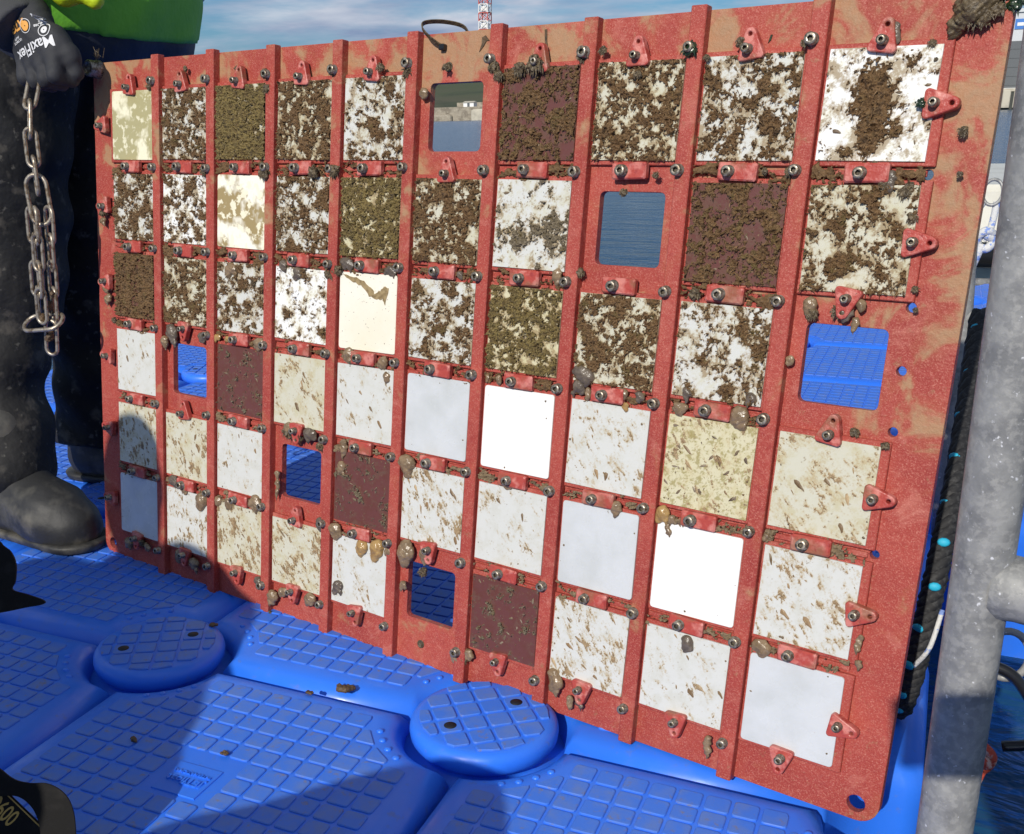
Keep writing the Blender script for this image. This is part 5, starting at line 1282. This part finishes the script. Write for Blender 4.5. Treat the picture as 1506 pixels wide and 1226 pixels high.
phr = MB(); phr.add(*box(-.078, .078, -.037, .037, -.004, .004, .003))
ph = link('phone', phr.mesh('phone', MAT['blackplastic']))
M4 = m3.to_4x4(); M4.translation = CAM - FWD * .035 - RIGHT * .006 - DOWN * .0; ph.matrix_world = M4
tag(ph, 'dark phone held up by the photographer', 'phone')

# ------------------------------------------------------------------ camera strap hanging into the lower left corner
R3, D3, F3 = V(*RIGHT), V(*DOWN), V(*FWD)
SO = V(*CAM) + (F3 + R3 * ((0 - CX) / FOC) + D3 * ((1130 - CY) / FOC)) * 1.05
st = empty('camera_strap', 'black camera strap with gold lettering and edging in the lower left corner', 'strap', mat4=Matrix((Vector(R3), Vector(-D3), Vector(-F3))).transposed().to_4x4())
st.location = SO
K_ = 1.05 / FOC
def flat(name, pts, z0, z1, mat, parent, bev=.0006):
    P = smooth_path([(a * K_, -b * K_, 0) for a, b in pts] + [(pts[0][0] * K_, -pts[0][1] * K_, 0)], len(pts) * 5)[:-1]
    o = [(p[0], p[1]) for p in P]
    if area(o) < 0: o = o[::-1]
    n = len(o); v = [(a, b, z0) for a, b in o] + [(a, b, z1) for a, b in o]
    f = [(i, (i + 1) % n, n + (i + 1) % n, n + i) for i in range(n)] + [tuple(range(n, 2 * n)), tuple(range(n - 1, -1, -1))]
    return link(name, mesh(name, v, f, MAT[mat]), parent)
# leather loop, then the woven band below it (units: about 0.38 mm)
flat('strap_loop', [(-60, -22), (-25, -12), (0, -2), (22, 14), (45, 20), (72, 21), (95, 34), (108, 56), (113, 90), (112, 150), (64, 150), (62, 96), (55, 66), (42, 48), (26, 39), (6, 39), (-20, 40), (-60, 38)], .002, .0042, 'strap', st)
ang_ = math.radians(-44); ca_, sa_ = math.cos(ang_), math.sin(ang_)
lb = link('lettered_band', mesh('lettered_band', *box(-.10, .10, -.050, .0, -.0012, .0, .0003), MAT['strap']), st, (8 * K_, -34 * K_, -.0025), (0, 0, ang_))
for yy_ in (-.0022, -.0475):
    link('gold_edging', mesh('gold_edging', *box(-.10, .10, yy_ - .0006, yy_ + .0006, .0001, .0004), MAT['gold']), lb)
me = text_mesh('D600', .026, .0001, .0003); me.materials.append(MAT['gold'])
tx = link('lettering', me, lb, (.0105, -.0165, .0004)); tx.scale = (.55, 1.0, 1.0)
tb_ = flat('strap_end', [(-40, -345), (-4, -335), (4, -328), (16, -318), (23, -300), (22, -276), (18, -263), (40, -256), (60, -249), (66, -244), (58, -240), (40, -237), (0, -229), (-40, -226)], -.003, .0, 'strap', st)
tb_.matrix_parent_inverse = Matrix.Identity(4); tb_.scale = (1.3 / 1.05,) * 3
pp_ = V(*CAM) + (F3 + R3 * ((0 - CX) / FOC) + D3 * ((1130 - CY) / FOC)) * 1.3 - SO
tb_.location = (float(pp_ @ R3), float(-(pp_ @ D3)), float(-(pp_ @ F3)))

# ------------------------------------------------------------------ bits of mud and weed on the deck
MUD = [(.300, .005, .011, 'flat brown mud clump on the smooth edge of the float cube below the panel'), (.262, -.022, .005, 'tiny mud crumb on the sunlit edge near the joint'),
       (-.055, -.012, .016, 'brown weed clump on the joint at the far left'), (.125, -.205, .006, 'dark weed sprig on the shaded nameplate cube'), (.245, -.185, .005, 'red brown shell crumb on the nameplate cube'), (.04, .075, .006, 'black weed scrap on the left round pin')]
for k, (x, y, r, lab) in enumerate(MUD):
    rs = np.random.RandomState(70 + k); parts = [((rs.uniform(-1, 1) * r, rs.uniform(-.6, .6) * r, .1 * r), (rs.uniform(-1, 1) * r, rs.uniform(-.6, .6) * r, .15 * r), r * .35, r * .28) for _ in range(5)]
    f0 = blobs(parts, r * .25); v, fc = sdf_mesh(lambda X, Y, Z: f0(X, Y, Z) + r * .10 * np.sin(X * 11 / r) * np.sin(Y * 9 / r), V(-1.8, -1.5, -.2) * r, V(1.8, 1.5, .9) * r, r / 7)
    zz_ = .012 if k == 5 else (.0005 if k < 3 else .0026)
    tag(link('mud_clump', mesh('mud_clump', v, fc, MAT['mud'], True), loc=(x, y, zz_ - .0001)), lab, 'mud clump')

scn.render.engine = 'CYCLES'
scn.cycles.max_bounces = 5; scn.cycles.diffuse_bounces = 3; scn.cycles.glossy_bounces = 2; scn.cycles.transmission_bounces = 2
